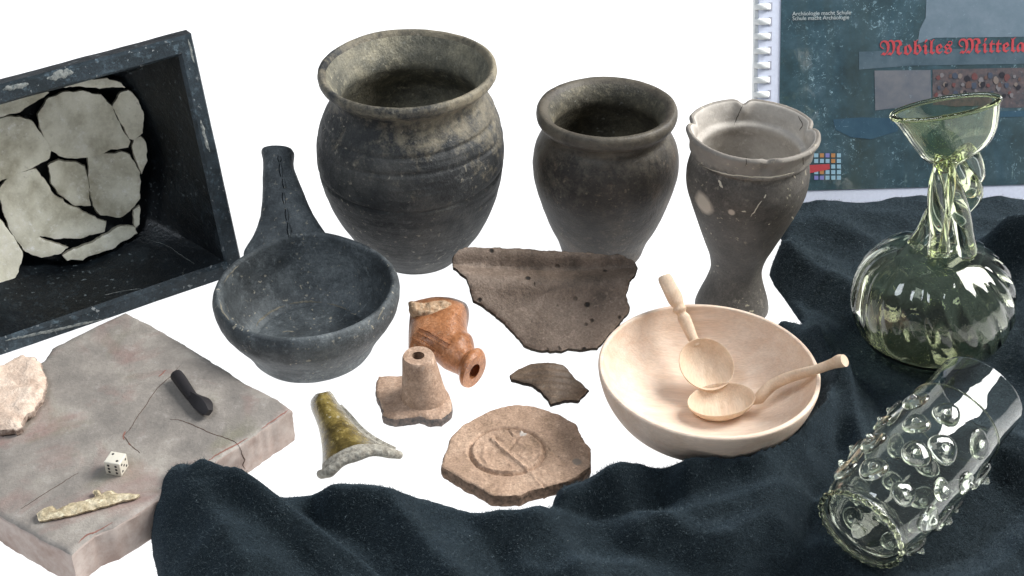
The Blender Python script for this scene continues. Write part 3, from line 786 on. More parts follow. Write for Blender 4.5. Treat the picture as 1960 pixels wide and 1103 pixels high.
SH = [
 [(125, 300), (150, 255), (200, 230), (270, 225), (315, 237), (348, 270), (375, 330), (405, 382), (398, 398), (350, 410), (290, 435), (210, 435), (162, 407), (137, 350)],
 [(-60, 300), (0, 312), (60, 308), (98, 320), (128, 362), (160, 412), (156, 440), (100, 468), (30, 498), (-10, 512), (-60, 520)],
 [(-70, 310), (-70, 240), (0, 246), (90, 222), (140, 220), (148, 228), (100, 262), (60, 287), (0, 302)],
 [(152, 211), (240, 186), (330, 176), (372, 190), (385, 204), (330, 207), (240, 205)],
 [(357, 272), (376, 225), (400, 216), (428, 240), (448, 290), (447, 350), (425, 376), (410, 370), (395, 335), (372, 300)],
 [(424, 376), (444, 366), (460, 382), (463, 440), (448, 482), (432, 440), (419, 402)],
 [(284, 441), (330, 431), (385, 421), (410, 427), (440, 482), (440, 560), (410, 600), (370, 622), (322, 614), (300, 588), (290, 540)],
 [(157, 466), (190, 449), (240, 456), (270, 466), (280, 520), (285, 588), (240, 588), (197, 558), (167, 520)],
 [(2, 545), (30, 507), (70, 491), (118, 481), (150, 525), (180, 568), (230, 596), (328, 640), (322, 668), (260, 688), (170, 692), (125, 683), (128, 690), (168, 706), (212, 716), (190, 735), (130, 747), (80, 730), (40, 680), (12, 600)],
 [(200, 742), (290, 702), (380, 652), (420, 652), (425, 670), (350, 718), (260, 752), (215, 757)],
 [(-35, 640), (0, 637), (48, 702), (68, 740), (48, 790), (-5, 850), (-35, 845)],
 [(422, 600), (440, 588), (438, 640), (424, 650)],
]
M['bone_white'] = pottery('pale_fired_sherd', (0.27, 0.25, 0.18), (0.52, 0.51, 0.42), (0.66, 0.65, 0.57), blotch=11, speck=(0.2, 0.17, 0.12), speck_amt=0.25, rough=0.75, bump=0.0004, grain=0.12)
M['bone_edge'] = broken('sherd_break', (0.25, 0.23, 0.18), (0.4, 0.38, 0.3))
for k, s in enumerate(SH):
    pts = [ray_plane(*fz(*p), bc + nt * 0.012, nt) for p in s]
    c0 = sum(pts, Vector()) / len(pts); pts = [c0 + (p_ - c0) * 1.045 for p_ in pts]
    def dome(x, y, c0=c0):
        v_ = c0 - bc; a = v_.dot(ex) + x; b = v_.dot(ey) + y; r2 = (a * a + b * b) / (Rb * Rb)
        return 0.008 * min(r2, 1.8) ** 1.5 + 0.0008 * fb(x * 60, y * 60, c0.x * 9, 2)
    sherd('inner_sherd', pts, None, nt, 0.005, [M['bone_white'], M['bone_edge']], top=dome, step=0.003, jag=0.0014, parent=tile, xdir=ex, z_is_px=False, round_=0.001)

# ------------------------------------------------------------------ loose sherds on the surface
z3 = lambda x, y: (840 + x / 3.938, 440 + y / 3.939)
rp = [(104, 250), (118, 212), (150, 176), (220, 158), (290, 151), (420, 145), (550, 143), (720, 150), (890, 161), (1000, 172), (1100, 184), (1250, 196), (1380, 210), (1460, 250), (1498, 292), (1480, 350), (1425, 415), (1408, 500), (1424, 600), (1418, 655), (1330, 742), (1250, 832), (1190, 895), (1110, 908), (1040, 905), (975, 893), (925, 912), (800, 905), (700, 900), (645, 862), (560, 770), (455, 660), (350, 585), (262, 545), (250, 490), (212, 400), (150, 340), (105, 300)]
nr = Vector((0.04, -0.52, 0.85)).normalized(); pr0 = G(1035, 676, 0.012)
org = sum([ray_plane(*z3(*p), pr0, nr) for p in rp], Vector()) / len(rp)
def px_local(P, n, c):
    X = (RIGHT - n * RIGHT.dot(n)).normalized(); Y = n.cross(X); p = ray_plane(*P, pr0, n) - c; return p.dot(X), p.dot(Y)
yg = px_local(z3(750, 285), nr, org)[1]; yt = px_local(z3(700, 150), nr, org)[1]; yb = px_local(z3(900, 900), nr, org)[1]
def rim_top(x, y):
    s = (y - yg) / (yt - yg)
    z = -0.004 + 0.012 * (abs(x) / 0.09) ** 2
    z -= 0.0025 * math.exp(-(s / 0.35) ** 2)
    if s > 0: z += 0.006 * smooth(s, 0, 0.9) - 0.002 * smooth(s, 0.8, 1.1)
    else: z += 0.006 * math.exp(-((s + 0.9) / 0.7) ** 2) * 1.0 + 0.004 * smooth(-s, 0, 4)
    return z + 0.0009 * fb(x * 50, y * 50, 0, 3) - (0.0015 if False else 0)
M['rims'] = pottery('brown_cooking_sherd', (0.045, 0.034, 0.025), (0.13, 0.094, 0.070), (0.21, 0.16, 0.125), blotch=12, speck=(0.3, 0.26, 0.2), speck_amt=0.25, rough=0.6, bump=0.0018, holes=1.2,
                     offset=-0.02)
M['rime'] = broken('brown_break', (0.014, 0.011, 0.008), (0.05, 0.036, 0.024), 0.002)
o = sherd('rim_sherd', [z3(*p) for p in rp], pr0, nr, 0.008, [M['rims'], M['rime']], top=rim_top, step=0.0024, jag=0.0012, round_=0.002)
tag(o, 'largest sherd, brown pitted rim piece of a cooking vessel behind the wooden bowl', 'sherd')

z4 = lambda x, y: (820 + x / 3.244, 660 + y / 3.244)
# small dark brown sherd
sp4 = [(505, 182), (560, 150), (640, 131), (740, 132), (832, 139), (862, 162), (900, 200), (950, 235), (996, 270), (974, 295), (930, 345), (850, 358), (757, 390), (740, 355), (690, 297), (620, 247), (550, 222), (515, 205)]
o = sherd('brown_sherd', [z4(*p) for p in sp4], G(1050, 772, 0.008), Vector((0.05, -0.25, 1)), 0.0055,
          [pottery('brown_sherd_clay', (0.06, 0.04, 0.026), (0.115, 0.08, 0.055), (0.18, 0.13, 0.09), blotch=16, rough=0.5, bump=0.0006, speck_amt=0.2), broken('dark_break', (0.012, 0.009, 0.007), (0.03, 0.02, 0.014))],
          top=lambda x, y: 0.010 * math.exp(-((x + 0.002) / 0.03) ** 2) - 0.004 + 0.0003 * math.sin(y * 900), step=0.0016, jag=0.0008)
tag(o, 'small curved dark brown sherd lying between the round stamped disc and wooden bowl', 'sherd')
# stamped disc
sp5 = [(84, 742), (100, 690), (122, 640), (132, 600), (142, 570), (190, 520), (230, 490), (300, 452), (345, 425), (400, 402), (480, 377), (560, 371), (610, 378), (660, 383), (730, 405), (800, 430), (870, 465), (915, 490), (930, 530), (955, 580), (1000, 640), (1006, 700), (1000, 758), (960, 790), (920, 812), (850, 845), (780, 868), (720, 885), (650, 897), (600, 915), (560, 932), (480, 938), (400, 938), (370, 925), (345, 900), (280, 862), (240, 850), (200, 825), (150, 795), (95, 765)]
dp0 = G(985, 870, 0.0135); c5 = sum([ray_plane(*z4(*p), dp0, Vector((0, 0, 1))) for p in sp5], Vector()) / len(sp5)
L5 = lambda x, y: np.array([*(ray_plane(*z4(x, y), dp0, Vector((0, 0, 1))) - c5)][:2])
rc = L5(488, 660); ra = (L5(720, 655)[0] - L5(255, 660)[0]) / 2; rb_ = (L5(490, 515)[1] - L5(490, 800)[1]) / 2
lines = [([L5(395, 590), L5(470, 660), L5(540, 715), L5(620, 785)], 0.0022, 0.0015), ([L5(500, 655), L5(525, 620), L5(548, 585), L5(600, 540)], -0.0015, 0.001),
         ([L5(548, 585), L5(510, 555), L5(490, 520)], -0.0013, 0.001), ([L5(740, 635), L5(800, 690), L5(850, 740)], -0.0016, 0.001), ([L5(670, 835), L5(730, 890)], -0.0016, 0.001),
         ([L5(640, 805), L5(700, 870)], 0.0012, 0.0014), ([L5(350, 640), L5(340, 700), L5(370, 750), L5(440, 770)], 0.0011, 0.0014), ([L5(560, 610), L5(610, 650), L5(650, 640)], 0.0011, 0.0013), ([L5(560, 680), L5(600, 710), L5(655, 690)], 0.001, 0.0013),
         ([L5(410, 560), L5(425, 590), L5(460, 600)], -0.0012, 0.001), ([L5(480, 730), L5(520, 760)], 0.001, 0.0012), ([L5(510, 525), L5(560, 530), L5(580, 550), L5(545, 575), L5(512, 545)], 0.001, 0.001)]
def stamp(x, y):
    p = np.array([x, y]); q = (p - rc); r = math.hypot(q[0] / ra, q[1] / rb_); a = math.atan2(q[1], q[0])
    z = 0.0016 * fb(x * 40, y * 40, 0, 3) + 0.0005 * fb(x * 220, y * 220, 1, 2)
    g = 0.9 + 0.1 * smooth(fb(math.cos(a) * 1.5, math.sin(a) * 1.5, 3, 2), -0.3, 0.2)
    z += g * (-0.0030 * math.exp(-((r - 1.0) / 0.045) ** 2) + 0.0013 * math.exp(-((r - 0.90) / 0.05) ** 2))
    if r < 0.86: z += 0.0006 * fb(x * 130, y * 130, 7, 2)
    for l, hh, ww in lines:
        d = seg_d(p, l)
        if d < 3 * ww: z += hh * math.exp(-(d / ww) ** 2)
    return z
M['disc'] = pottery('stamped_buff_clay', (0.21, 0.14, 0.09), (0.32, 0.215, 0.15), (0.43, 0.305, 0.22), blotch=20, speck=(0.12, 0.08, 0.05), speck_amt=0.6, rough=0.75, bump=0.0016,
                    spots=[((0.052, -0.012, 0), 0.004, (0.25, 0.2, 0.16)), ((0.008, 0.022, 0), 0.003, (0.55, 0.5, 0.45))])
o = sherd('stamped_disc', [z4(*p) for p in sp5], dp0, (0, 0, 1), 0.0125, [M['disc'], broken('disc_break', (0.10, 0.07, 0.05), (0.26, 0.17, 0.12), 0.002)], top=stamp, step=0.00135, jag=0.0009, round_=0.0012)
tag(o, 'rough round buff clay disc stamped with a circle and crossing lines', 'disc')

# orange spout fragment
z5 = lambda x, y: (570 + x / 2.7575, 540 + y / 2.7575)
spout = empty('orange_spout', G(845, 680, 0.0), label='orange glazed spout fragment with flared ring mouth and broken pale edge', cat='spout')
bpy.context.view_layer.update()
def g5(x, y, z): return G(*z5(x, y), z)
V3 = lambda: Vector((0, 0, 1))
secs = []
for (x0, y0, x1, y1, k, zc) in ((584, 322, 610, 122, .50, .016), (590, 366, 745, 104, .50, .019), (640, 372, 850, 120, .52, .0215), (704, 382, 904, 156, .6, .022), (736, 402, 893, 232, .75, .021),
                                (760, 422, 900, 292, .85, .020), (795, 436, 925, 318, .92, .020), (822, 452, 934, 362, .95, .019), (846, 470, 938, 388, .95, .0185)):
    a = g5(x0, y0, zc); b = g5(x1, y1, zc); u = (b - a) / 2; ax_ = u.cross(Vector((0, 0, 1))).normalized(); vv = ax_.cross(u).normalized()
    secs.append((N((a + b) / 2), N(u), N(vv * min(u.length * k, zc * 0.98))))
M['orange'] = pottery('orange_glazed_clay', (0.17, 0.065, 0.026), (0.32, 0.135, 0.058), (0.43, 0.21, 0.11), blotch=45, speck=(0.5, 0.36, 0.24), speck_amt=0.6, rough=0.32, bump=0.0012)
M['tan_break'] = broken('tan_break', (0.34, 0.20, 0.11), (0.62, 0.45, 0.30))
loft('body', secs, M['orange'], parent=spout, seg=48, inner=0.006, nz=0.03, sub=5)
secs = []
for (x0, y0, x1, y1, s) in ((846, 470, 938, 388, 1), (850, 486, 952, 392, 1), (851, 500, 975, 388, 1), (856, 514, 990, 402, 1.0), (872, 522, 993, 424, .98)):
    a = g5(x0, y0, .0185); b = g5(x1, y1, .0185); u = (b - a) / 2; vv = u.cross(Vector((0, 0, 1))).normalized().cross(u).normalized()
    secs.append((N((a + b) / 2), N(u), N(vv * min(u.length * .93, 0.0183))))
loft('mouth_ring', secs, M['orange'], parent=spout, seg=40, inner=0.0085, nz=0.02, sub=4)
bk = [(584, 102), (600, 96), (640, 104), (700, 102), (740, 92), (775, 88), (806, 104), (790, 128), (745, 152), (700, 160), (650, 156), (604, 148), (592, 128)]
sherd('broken_edge', [z5(*p) for p in bk], g5(690, 125, 0.043), Vector((-0.05, -0.1, 1)), 0.016, [M['tan_break']], top=lambda x, y: 0.0016 * fb(x * 140, y * 140, 0, 3), step=0.0014, jag=0.0008, parent=spout, round_=0.002)

# pink clay base with upright tube
stub = empty('tube_sherd', G(800, 800, 0), label='pinkish clay sherd with an upright hollow tube stub', cat='sherd'); bpy.context.view_layer.update()
M['pink'] = pottery('pink_buff_clay', (0.24, 0.155, 0.105), (0.35, 0.238, 0.17), (0.44, 0.32, 0.24), blotch=30, speck=(0.6, 0.5, 0.42), speck_amt=0.5, rough=0.75, bump=0.001)
M['pink_edge'] = broken('grey_break', (0.10, 0.10, 0.10), (0.26, 0.20, 0.17))
bp6 = [(425, 492), (470, 490), (560, 496), (640, 520), (740, 545), (788, 592), (800, 622), (815, 652), (812, 690), (790, 706), (757, 730), (700, 735), (640, 722), (560, 728), (510, 728), (480, 722), (448, 700), (455, 682), (440, 650), (420, 600), (410, 560)]
zt = 0.011
tube_c = g5(672, 628, zt)
def stubtop(x, y, c=[None]):
    p = STC + Vector((x, y, 0)); d = math.hypot(p.x - tube_c.x, p.y - tube_c.y)
    return 0.010 * math.exp(-(d / 0.026) ** 2) + 0.0007 * fb(x * 80, y * 80, 0, 2)
STC = sum([g5(*p, zt) for p in bp6], Vector()) / len(bp6)
sherd('base_plate', [z5(*p) for p in bp6], g5(600, 600, zt), (0, 0, 1), 0.0095, [M['pink'], M['pink_edge']], top=stubtop, step=0.0018, jag=0.001, parent=stub, round_=0.002)
secs = []
topc = g5(644, 445, 0.0); 
Rt = 78 / 2.7575 * 0.000503; 
# tube axis: base centre on the plate, top centre above it
for k, r in ((-0.12, 1.5), (0.0, 1.48), (0.12, 1.40), (0.3, 1.29), (0.6, 1.14), (0.85, 1.02), (0.96, 0.97), (1.0, 0.9)):
    htube = 0.047; off = Vector((-0.0045, 0.004, 0)) * k
    c = tube_c + off + Vector((0, 0, htube * k)); secs.append((N(c), N(Vector((1, 0, 0)) * Rt * r), N(Vector((0, 1, 0)) * Rt * r)))
loft('tube', secs, M['pink'], parent=stub, seg=40, inner=0.0075, nz=0.04, sub=4)
print('tube top', proj(Vector(secs[-1][0])), 'want', z5(650, 440))

# green glazed handle piece
gh = empty('green_handle', G(670, 870, 0), label='fragment of a green glazed handle flaring to a broken grey arch', cat='handle'); bpy.context.view_layer.update()
def spl(pts, n=22):
    P = catmull(pts, 8); P = np.array(P); d = np.concatenate([[0], np.cumsum(np.hypot(*np.diff(P, axis=0).T))]); s = np.linspace(0, d[-1], n)
    return np.stack([np.interp(s, d, P[:, i]) for i in (0, 1)], 1)
Lc = spl([(92, 592), (68, 625), (70, 665), (92, 720), (112, 780), (126, 860), (130, 930), (124, 1020)]); Rc = spl([(170, 574), (186, 590), (215, 640), (262, 690), (310, 750), (370, 805), (440, 850), (552, 905)])
nu, nv = 26, 22; v = []; f = []; sl = []
def gp_(i, j, inner):
    s = i / (nv - 1); u = j / (nu - 1); L_ = Lc[i]; R_ = Rc[i]
    w_ = math.hypot(*(R_ - L_)) * 0.000181 * 2.0
    arch = 4 * u * (1 - u)
    px = L_ * (1 - u) + R_ * u; 
    up_ = arch ** 0.6 * (0.014 + 0.006 * s); z = (0.004 if not inner else 0.0015) + up_ * (1 if not inner else 0.72)
    cut = 62 * smooth(s, 0.55, 1.0) * arch
    x_, y_ = px[0], px[1] - cut * 1.15
    p = g5(x_, y_, 0.0); q = proj(p + Vector((0, 0, z)))
    # keep the outline where the edge of the piece is
    p = G(*z5(x_, y_), z * 1.0)
    if inner: p = p + Vector((0, 0, -0.004)) 
    p.z = max(p.z, 0.0008)
    d = fb(p.x * 90, p.y * 90, p.z * 90, 3) * 0.0008
    return p + Vector((0, 0, d))
for inner in (0, 1):
    for i in range(nv):
        for j in range(nu): v.append(gp_(i, j, inner))
for i in range(nv - 1):
    for j in range(nu - 1):
        a = i * nu + j; f.append((a, a + nu, a + nu + 1, a + 1)); sl.append(1 if (i > nv - 5 or j > nu - 4 + 0 ) else 0)
        b = a + nu * nv; f.append((b, b + 1, b + nu + 1, b + nu)); sl.append(1)
o_ = nu * nv
for j in range(nu - 1):
    f.append((j, j + 1, o_ + j + 1, o_ + j)); sl.append(1); a = (nv - 1) * nu + j; f.append((a + 1, a, a + o_, a + 1 + o_)); sl.append(1)
for i in range(nv - 1):
    a = i * nu; f.append((a + nu, a, a + o_, a + nu + o_)); sl.append(1); a = i * nu + nu - 1; f.append((a, a + nu, a + nu + o_, a + o_)); sl.append(1)
me = mesh('glazed_shell', v, f, sl); me.transform(gh.matrix_world.inverted())
M['green'] = pottery('olive_green_glaze', (0.03, 0.022, 0.008), (0.11, 0.08, 0.022), (0.27, 0.21, 0.07), blotch=28, speck=(0.45, 0.42, 0.34), speck_amt=0.8, rough=0.22, bump=0.0008)
M['grey_break'] = broken('pale_grey_break', (0.20, 0.18, 0.15), (0.44, 0.42, 0.36), 0.0012)
o = link('glazed_shell', me, [M['green'], M['grey_break']], angle=70); o.parent = gh
# thick broken lip following the arch
secs = []
for j in range(0, nu, 2):
    p = gp_(nv - 1, j, 0); s_ = 0.0040 + 0.0006 * math.sin(j * 0.7)
    a = gp_(nv - 1, min(j + 1, nu - 1), 0) - gp_(nv - 1, max(j - 1, 0), 0); a.normalize(); sd = a.cross(Vector((0, 0, 1))).normalized()
    c = p - Vector((0, 0, min(0.0035, p.z * 0.3))); c.z = max(c.z, 0.005); secs.append((N(c), N(sd * s_), N(a.cross(sd) * s_)))
loft('broken_lip', secs, M['grey_break'], parent=gh, seg=16, nz=0.12, sub=3)
secs = []
for i in range(4, nv, 3):
    p = gp_(i, nu - 1, 0); a = (gp_(min(i + 1, nv - 1), nu - 1, 0) - gp_(i - 1, nu - 1, 0)).normalized(); sd = a.cross(Vector((0, 0, 1))).normalized(); s_ = 0.0014 + 0.0016 * i / nv
    p.z = max(p.z, s_ + 0.001); secs.append((N(p), N(sd * s_), N(a.cross(sd) * s_ * 0.8)))
loft('side_break', secs, M['grey_break'], parent=gh, seg=14, nz=0.25, sub=3)

# ------------------------------------------------------------------ wooden spoons
z6 = lambda x, y: (1120 + x / 2.902, 500 + y / 2.902)
M['spoonwood'] = wood('spoon_maple', (0.64, 0.46, 0.32), (0.78, 0.62, 0.47), 1.0, (1, 0.1, 1))
def spoon(label, head, ha, ratio_px, tipz, headz, hpts, ang, bowlsag=0.010):
    """head: px centre; ha: half axes px along/across; hpts: (px, py, z, half width px, half thickness m)"""
    C0 = G(*z6(*head), headz)
    sp_ = empty('wooden_spoon', C0, label=label, cat='spoon', group='wooden spoons in the bowl'); bpy.context.view_layer.update()
    return sp_, C0
def spoon_head(sp_, C0, n, outline_deg, a_px, b_px, cpx):
    """elliptic dish whose picture outline has half axes a_px, b_px turned by outline_deg"""
    n = n.normalized(); X = (RIGHT - n * RIGHT.dot(n)).normalized(); Y = n.cross(X)
    th = math.radians(outline_deg); P = []
    for k in range(48):
        t_ = 2 * PI * k / 48; x = math.cos(t_) * a_px; y = math.sin(t_) * b_px
        px = cpx[0] + x * math.cos(th) - y * math.sin(th); py = cpx[1] + x * math.sin(th) + y * math.cos(th)
        p = ray_plane(*z6(px, py), C0, n); P.append((p - C0))
    v = []; f = []; seg = 48
    prof = [(0.0, -1.0, 1), (0.35, -0.93, 1), (0.65, -0.70, 1), (0.85, -0.35, 1), (0.95, -0.08, 1), (0.985, 0.0, 1), (1.0, -0.02, 1), (1.0, -0.14, 1), (0.93, -0.45, 2), (0.75, -0.95, 2), (0.45, -1.35, 2), (0.0, -1.5, 2)]
    dep = 0.0125
    rad = P[0].length
    P2 = catmull(prof, 4)
    for r, z, _ in P2:
        for k in range(seg): v.append(C0 + P[k] * max(r, 0.002) + n * z * dep)
    for i in range(len(P2) - 1):
        for k in range(seg): j = (k + 1) % seg; f.append((i * seg + k, i * seg + j, (i + 1) * seg + j, (i + 1) * seg + k))
    me = mesh('spoon_bowl', v, f); bm = bmesh.new(); bm.from_mesh(me); bmesh.ops.recalc_face_normals(bm, faces=bm.faces); bm.to_mesh(me); bm.free()
    me.transform(sp_.matrix_world.inverted()); o = link('spoon_bowl', me, M['spoonwood'], angle=60); o.parent = sp_
def handle(sp_, pts, up_, seg=20, power=2.6, name='handle'):
    secs = []; C = [G(*z6(x, y), z) for x, y, z, w_, t_ in pts]
    for i, (x, y, z, w_, t_) in enumerate(pts):
        a = (C[min(i + 1, len(C) - 1)] - C[max(i - 1, 0)]).normalized(); s_ = a.cross(up_).normalized(); u = s_.cross(a).normalized()
        k = (C[i] - CAM).dot(FWD) / FPX / 2.902
        secs.append((N(C[i]), N(s_ * w_ * k), N(u * t_)))
    loft(name, secs, M['spoonwood'], parent=sp_, seg=seg, power=power, sub=5)
zr = (bW + nW * 0.68 * RW).z
print('bowl rim z', zr, 'floor z', (bW + nW * 0.15 * RW).z, 'RW', RW)
zf = (bW + nW * 0.15 * RW).z
s1, C1 = spoon('round wooden spoon with its stepped handle leaning over the back of the bowl rim', (675, 572), None, None, 0, zf + 0.030, None, 0)
# head faces the camera and up
spoon_head(s1, C1, Vector((0.05, -0.55, 0.85)), 35, 160, 138, (675, 572))
zrb = 0.080
handle(s1, [(622, 470, zf + .034, 26, .004), (600, 432, zf + .038, 27, .0048), (575, 375, zf + .044, 31, .006), (548, 315, zf + .051, 33, .0065), (535, 290, zf + .054, 24, .005), (525, 268, zf + .057, 38, .007), (520, 250, zf + .059, 30, .006),
            (510, 232, zf + .061, 36, .0068), (498, 205, zf + .064, 42, .0070), (470, 150, zf + .071, 40, .0070), (445, 100, zf + .077, 38, .0068), (438, 82, zf + .079, 32, .006)], Vector((0, -.5, .8)))
s2, C2 = spoon('shallow oval wooden spoon lying in front, slim handle over the right bowl rim', (757, 768), None, None, 0, zf + 0.017, None, 0)
spoon_head(s2, C2, Vector((-0.10, -0.15, 1)), -6, 190, 92, (757, 768))
handle(s2, [(925, 775, zf + .012, 22, .0045), (965, 762, zf + .015, 28, .0060), (990, 735, zf + .020, 30, .0062), (1040, 690, zf + .027, 29, .0058), (1110, 655, zf + .035, 27, .0052), (1200, 625, zf + .045, 25, .0048), (1290, 600, zf + .054, 23, .0045),
            (1370, 572, zf + .062, 24, .005), (1415, 556, zf + .067, 30, .0062), (1442, 553, zf + .070, 27, .0055)], Vector((0, -.2, 1)), power=2.1)

# ------------------------------------------------------------------ spiral bound booklet leaning at the back
z7 = lambda x, y: (1400 + x / 2.627, y / 2.626)
bl0 = G(1448, 400, 0.012); br0 = G(1960, 386, 0.012); be = (br0 - bl0).normalized()
LEAN = math.radians(66); bu = (Vector((0, 0, 1)) * math.sin(LEAN) + Vector((-be.y, be.x, 0)) * math.cos(LEAN)).normalized(); bn = be.cross(bu).normalized()
if bn.dot(CAM - bl0) < 0: bn = -bn
print('book left edge top', proj(bl0 + bu * 0.3))
book = empty('bound_booklet', bl0, label='dark blue comb bound booklet with red blackletter title leaning upright behind the goblet', cat='booklet')
book.matrix_world = Matrix((be, bu, bn)).transposed().to_4x4(); book.matrix_world.translation = bl0; bpy.context.view_layer.update()
BI = book.matrix_world.inverted()
def bk_(px, py): p = BI @ ray_plane(px, py, bl0, bn); return p.x, p.y
WB, HB = 0.42, 0.30
def box(name, x0, y0, x1, y1, z0, z1, mat, parent, bev=0.0):
    v = [(x0, y0, z0), (x1, y0, z0), (x1, y1, z0), (x0, y1, z0), (x0, y0, z1), (x1, y0, z1), (x1, y1, z1), (x0, y1, z1)]
    f = [(3, 2, 1, 0), (4, 5, 6, 7), (0, 1, 5, 4), (1, 2, 6, 5), (2, 3, 7, 6), (3, 0, 4, 7)]
    me = mesh(name, v, f); o = link(name, me, mat, angle=30); o.parent = parent; return o
paper = plain('white_paper', (0.66, 0.70, 0.84), 0.5)
box('page_block', 0, 0, WB, HB, -0.012, 0, paper, book)
x0, y0 = bk_(1489, 366); x1, _ = bk_(1484, 366)
t = NT('hazed_printed_cover')
mo = t.noise(26, 6, 0.7); str_ = t.noise(16, 5, 0.7, 0.8, t.scaled((1, 0.15, 1)))
c = t.ramp(mo, [(0.32, (0.016, 0.036, 0.046)), (0.5, (0.030, 0.068, 0.088)), (0.7, (0.060, 0.11, 0.14))])  # print colours lifted and greyed to carry the plastic's reflected haze
c = t.mix(t.ramp(str_, [(0.42, 0.0), (0.7, 0.6)]), c, (0.040, 0.056, 0.046))
X_, Y_, _z = t.xyz()[:3]
lft = t.math('SMOOTH_MIN', t.math('MULTIPLY', X_, 6.0), 1.0, 0.1)
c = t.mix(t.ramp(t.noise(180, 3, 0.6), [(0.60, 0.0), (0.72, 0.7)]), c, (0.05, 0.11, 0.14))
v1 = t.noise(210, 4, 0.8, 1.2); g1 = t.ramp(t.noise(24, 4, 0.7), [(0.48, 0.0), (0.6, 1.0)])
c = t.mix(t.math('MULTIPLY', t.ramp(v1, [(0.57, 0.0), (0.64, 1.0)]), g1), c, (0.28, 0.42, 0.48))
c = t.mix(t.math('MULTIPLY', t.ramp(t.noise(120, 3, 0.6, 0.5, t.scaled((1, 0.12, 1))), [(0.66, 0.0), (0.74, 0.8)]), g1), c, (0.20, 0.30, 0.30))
t.set('Base Color', c); t.set('Roughness', 0.35); t.set('Coat Weight', 1.0); t.set('Coat Roughness', 0.04)
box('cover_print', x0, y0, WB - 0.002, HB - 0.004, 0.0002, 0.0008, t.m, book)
# clear cover sheet edge strip over the binding margin
ringm = plain('white_plastic_comb', (0.86, 0.88, 0.86), 0.6, 0.2)
dark = plain('punched_slot', (0.36, 0.37, 0.44), 0.8)
ys = [35, 105, 178, 250, 325, 400, 475]
b0 = [bk_(*z7(190, y))[1] for y in ys]; pitch = (b0[0] - b0[-1]) / 6
xr = bk_(*z7(200, 250))[0]
bm = bmesh.new()
def tube_pts(bm, pts, r, seg=8):
    rings = []
    for i, p in enumerate(pts):
        a = (pts[min(i + 1, len(pts) - 1)] - pts[max(i - 1, 0)]).normalized(); s_ = a.cross(Vector((0, 1, 0))).normalized() if abs(a.y) < .9 else Vector((1, 0, 0)); 
        rings.append([bm.verts.new(p + s_ * math.cos(2 * PI * k / seg) * r * 0.35 + Vector((0, 1, 0)) * math.sin(2 * PI * k / seg) * r) for k in range(seg)])
    for a, b in zip(rings, rings[1:]):
        for k in range(seg): bm.faces.new((a[k], a[(k + 1) % seg], b[(k + 1) % seg], b[k]))
    bm.faces.new(rings[0][::-1]); bm.faces.new(rings[-1])
Rr = 0.0085
tube_pts(bm, [Vector((-math.sin(a) * Rr * 1.0 + 0.0, 0, math.cos(a) * Rr - 0.006)) for a in [math.radians(x) for x in range(-40, 215, 17)]], pitch * 0.21)
rme = bpy.data.meshes.new('binding_ring'); bmesh.ops.recalc_face_normals(bm, faces=bm.faces); bm.to_mesh(rme); bm.free(); rme.materials.append(ringm)
for p_ in rme.polygons: p_.use_smooth = True
dme = None
for k in range(-8, 10):
    yy = b0[0] + pitch * (1 - k)
    if yy > HB - 0.006 or yy < 0.006: continue
    o = bpy.data.objects.new('binding_ring', rme); COL.objects.link(o); o.parent = book; o.location = (0.0055, yy, 0.0)
    if dme is None:
        dd_ = box('slot', -0.0017, -pitch * 0.30, 0.0017, pitch * 0.30, 0.0001, 0.00035, dark, book); dme = dd_.data; dd_.location = (0.0115, yy, 0)
    else:
        d2 = bpy.data.objects.new('slot', dme); COL.objects.link(d2); d2.parent = book; d2.location = (0.0115, yy, 0)
bind = box('binding_spine', -0.0035, 0, 0.0005, HB, -0.014, -0.004, ringm, book)
def textobj(name, body, px, py, hpx, mat, shear=0.0, extr=0.00015, spacing=1.0, z=0.0012, width_px=None):
    cu = bpy.data.curves.new(name, 'FONT'); cu.body = body; cu.extrude = extr; cu.space_character = spacing; cu.shear = shear
    o = bpy.data.objects.new(name, cu); COL.objects.link(o); bpy.context.view_layer.update()
    a = bk_(px, py); b = bk_(px, py - hpx); s = abs(b[1] - a[1]) / 0.7
    me = bpy.data.meshes.new_from_object(o); COL.objects.unlink(o); bpy.data.objects.remove(o)
    o = link(name, me, mat, angle=0); o.parent = book; o.location = (a[0], a[1], z)
    sx = s
    if width_px: 
        wd = max(v_.co.x for v_ in me.vertices) - min(v_.co.x for v_ in me.vertices); sx = (bk_(px + width_px, py)[0] - a[0]) / wd
    me.transform(Matrix.Diagonal((sx, s, 1, 1))); return o
red = plain('red_print', (0.42, 0.055, 0.065), 0.4)
def frak(s, bold=True):
    o = ''
    for ch in s:
        if 'A' <= ch <= 'Z': o += chr(0x1D56C + ord(ch) - 65)
        elif 'a' <= ch <= 'z': o += chr(0x1D586 + ord(ch) - 97)
        else: o += ch
    return o
ti = textobj('title', frak('Mobiles Mittelalter'), 1683, 106, 27, red, width_px=333)
print('title dims', len(ti.data.vertices), ti.dimensions)
wt = plain('white_print', (0.45, 0.50, 0.50), 0.4)
textobj('small_lettering', 'Archäologie macht Schule', 1516, 30, 7.5, wt, width_px=112)
textobj('small_lettering', 'Schule macht Archäologie', 1516, 39, 7.5, wt, width_px=108)
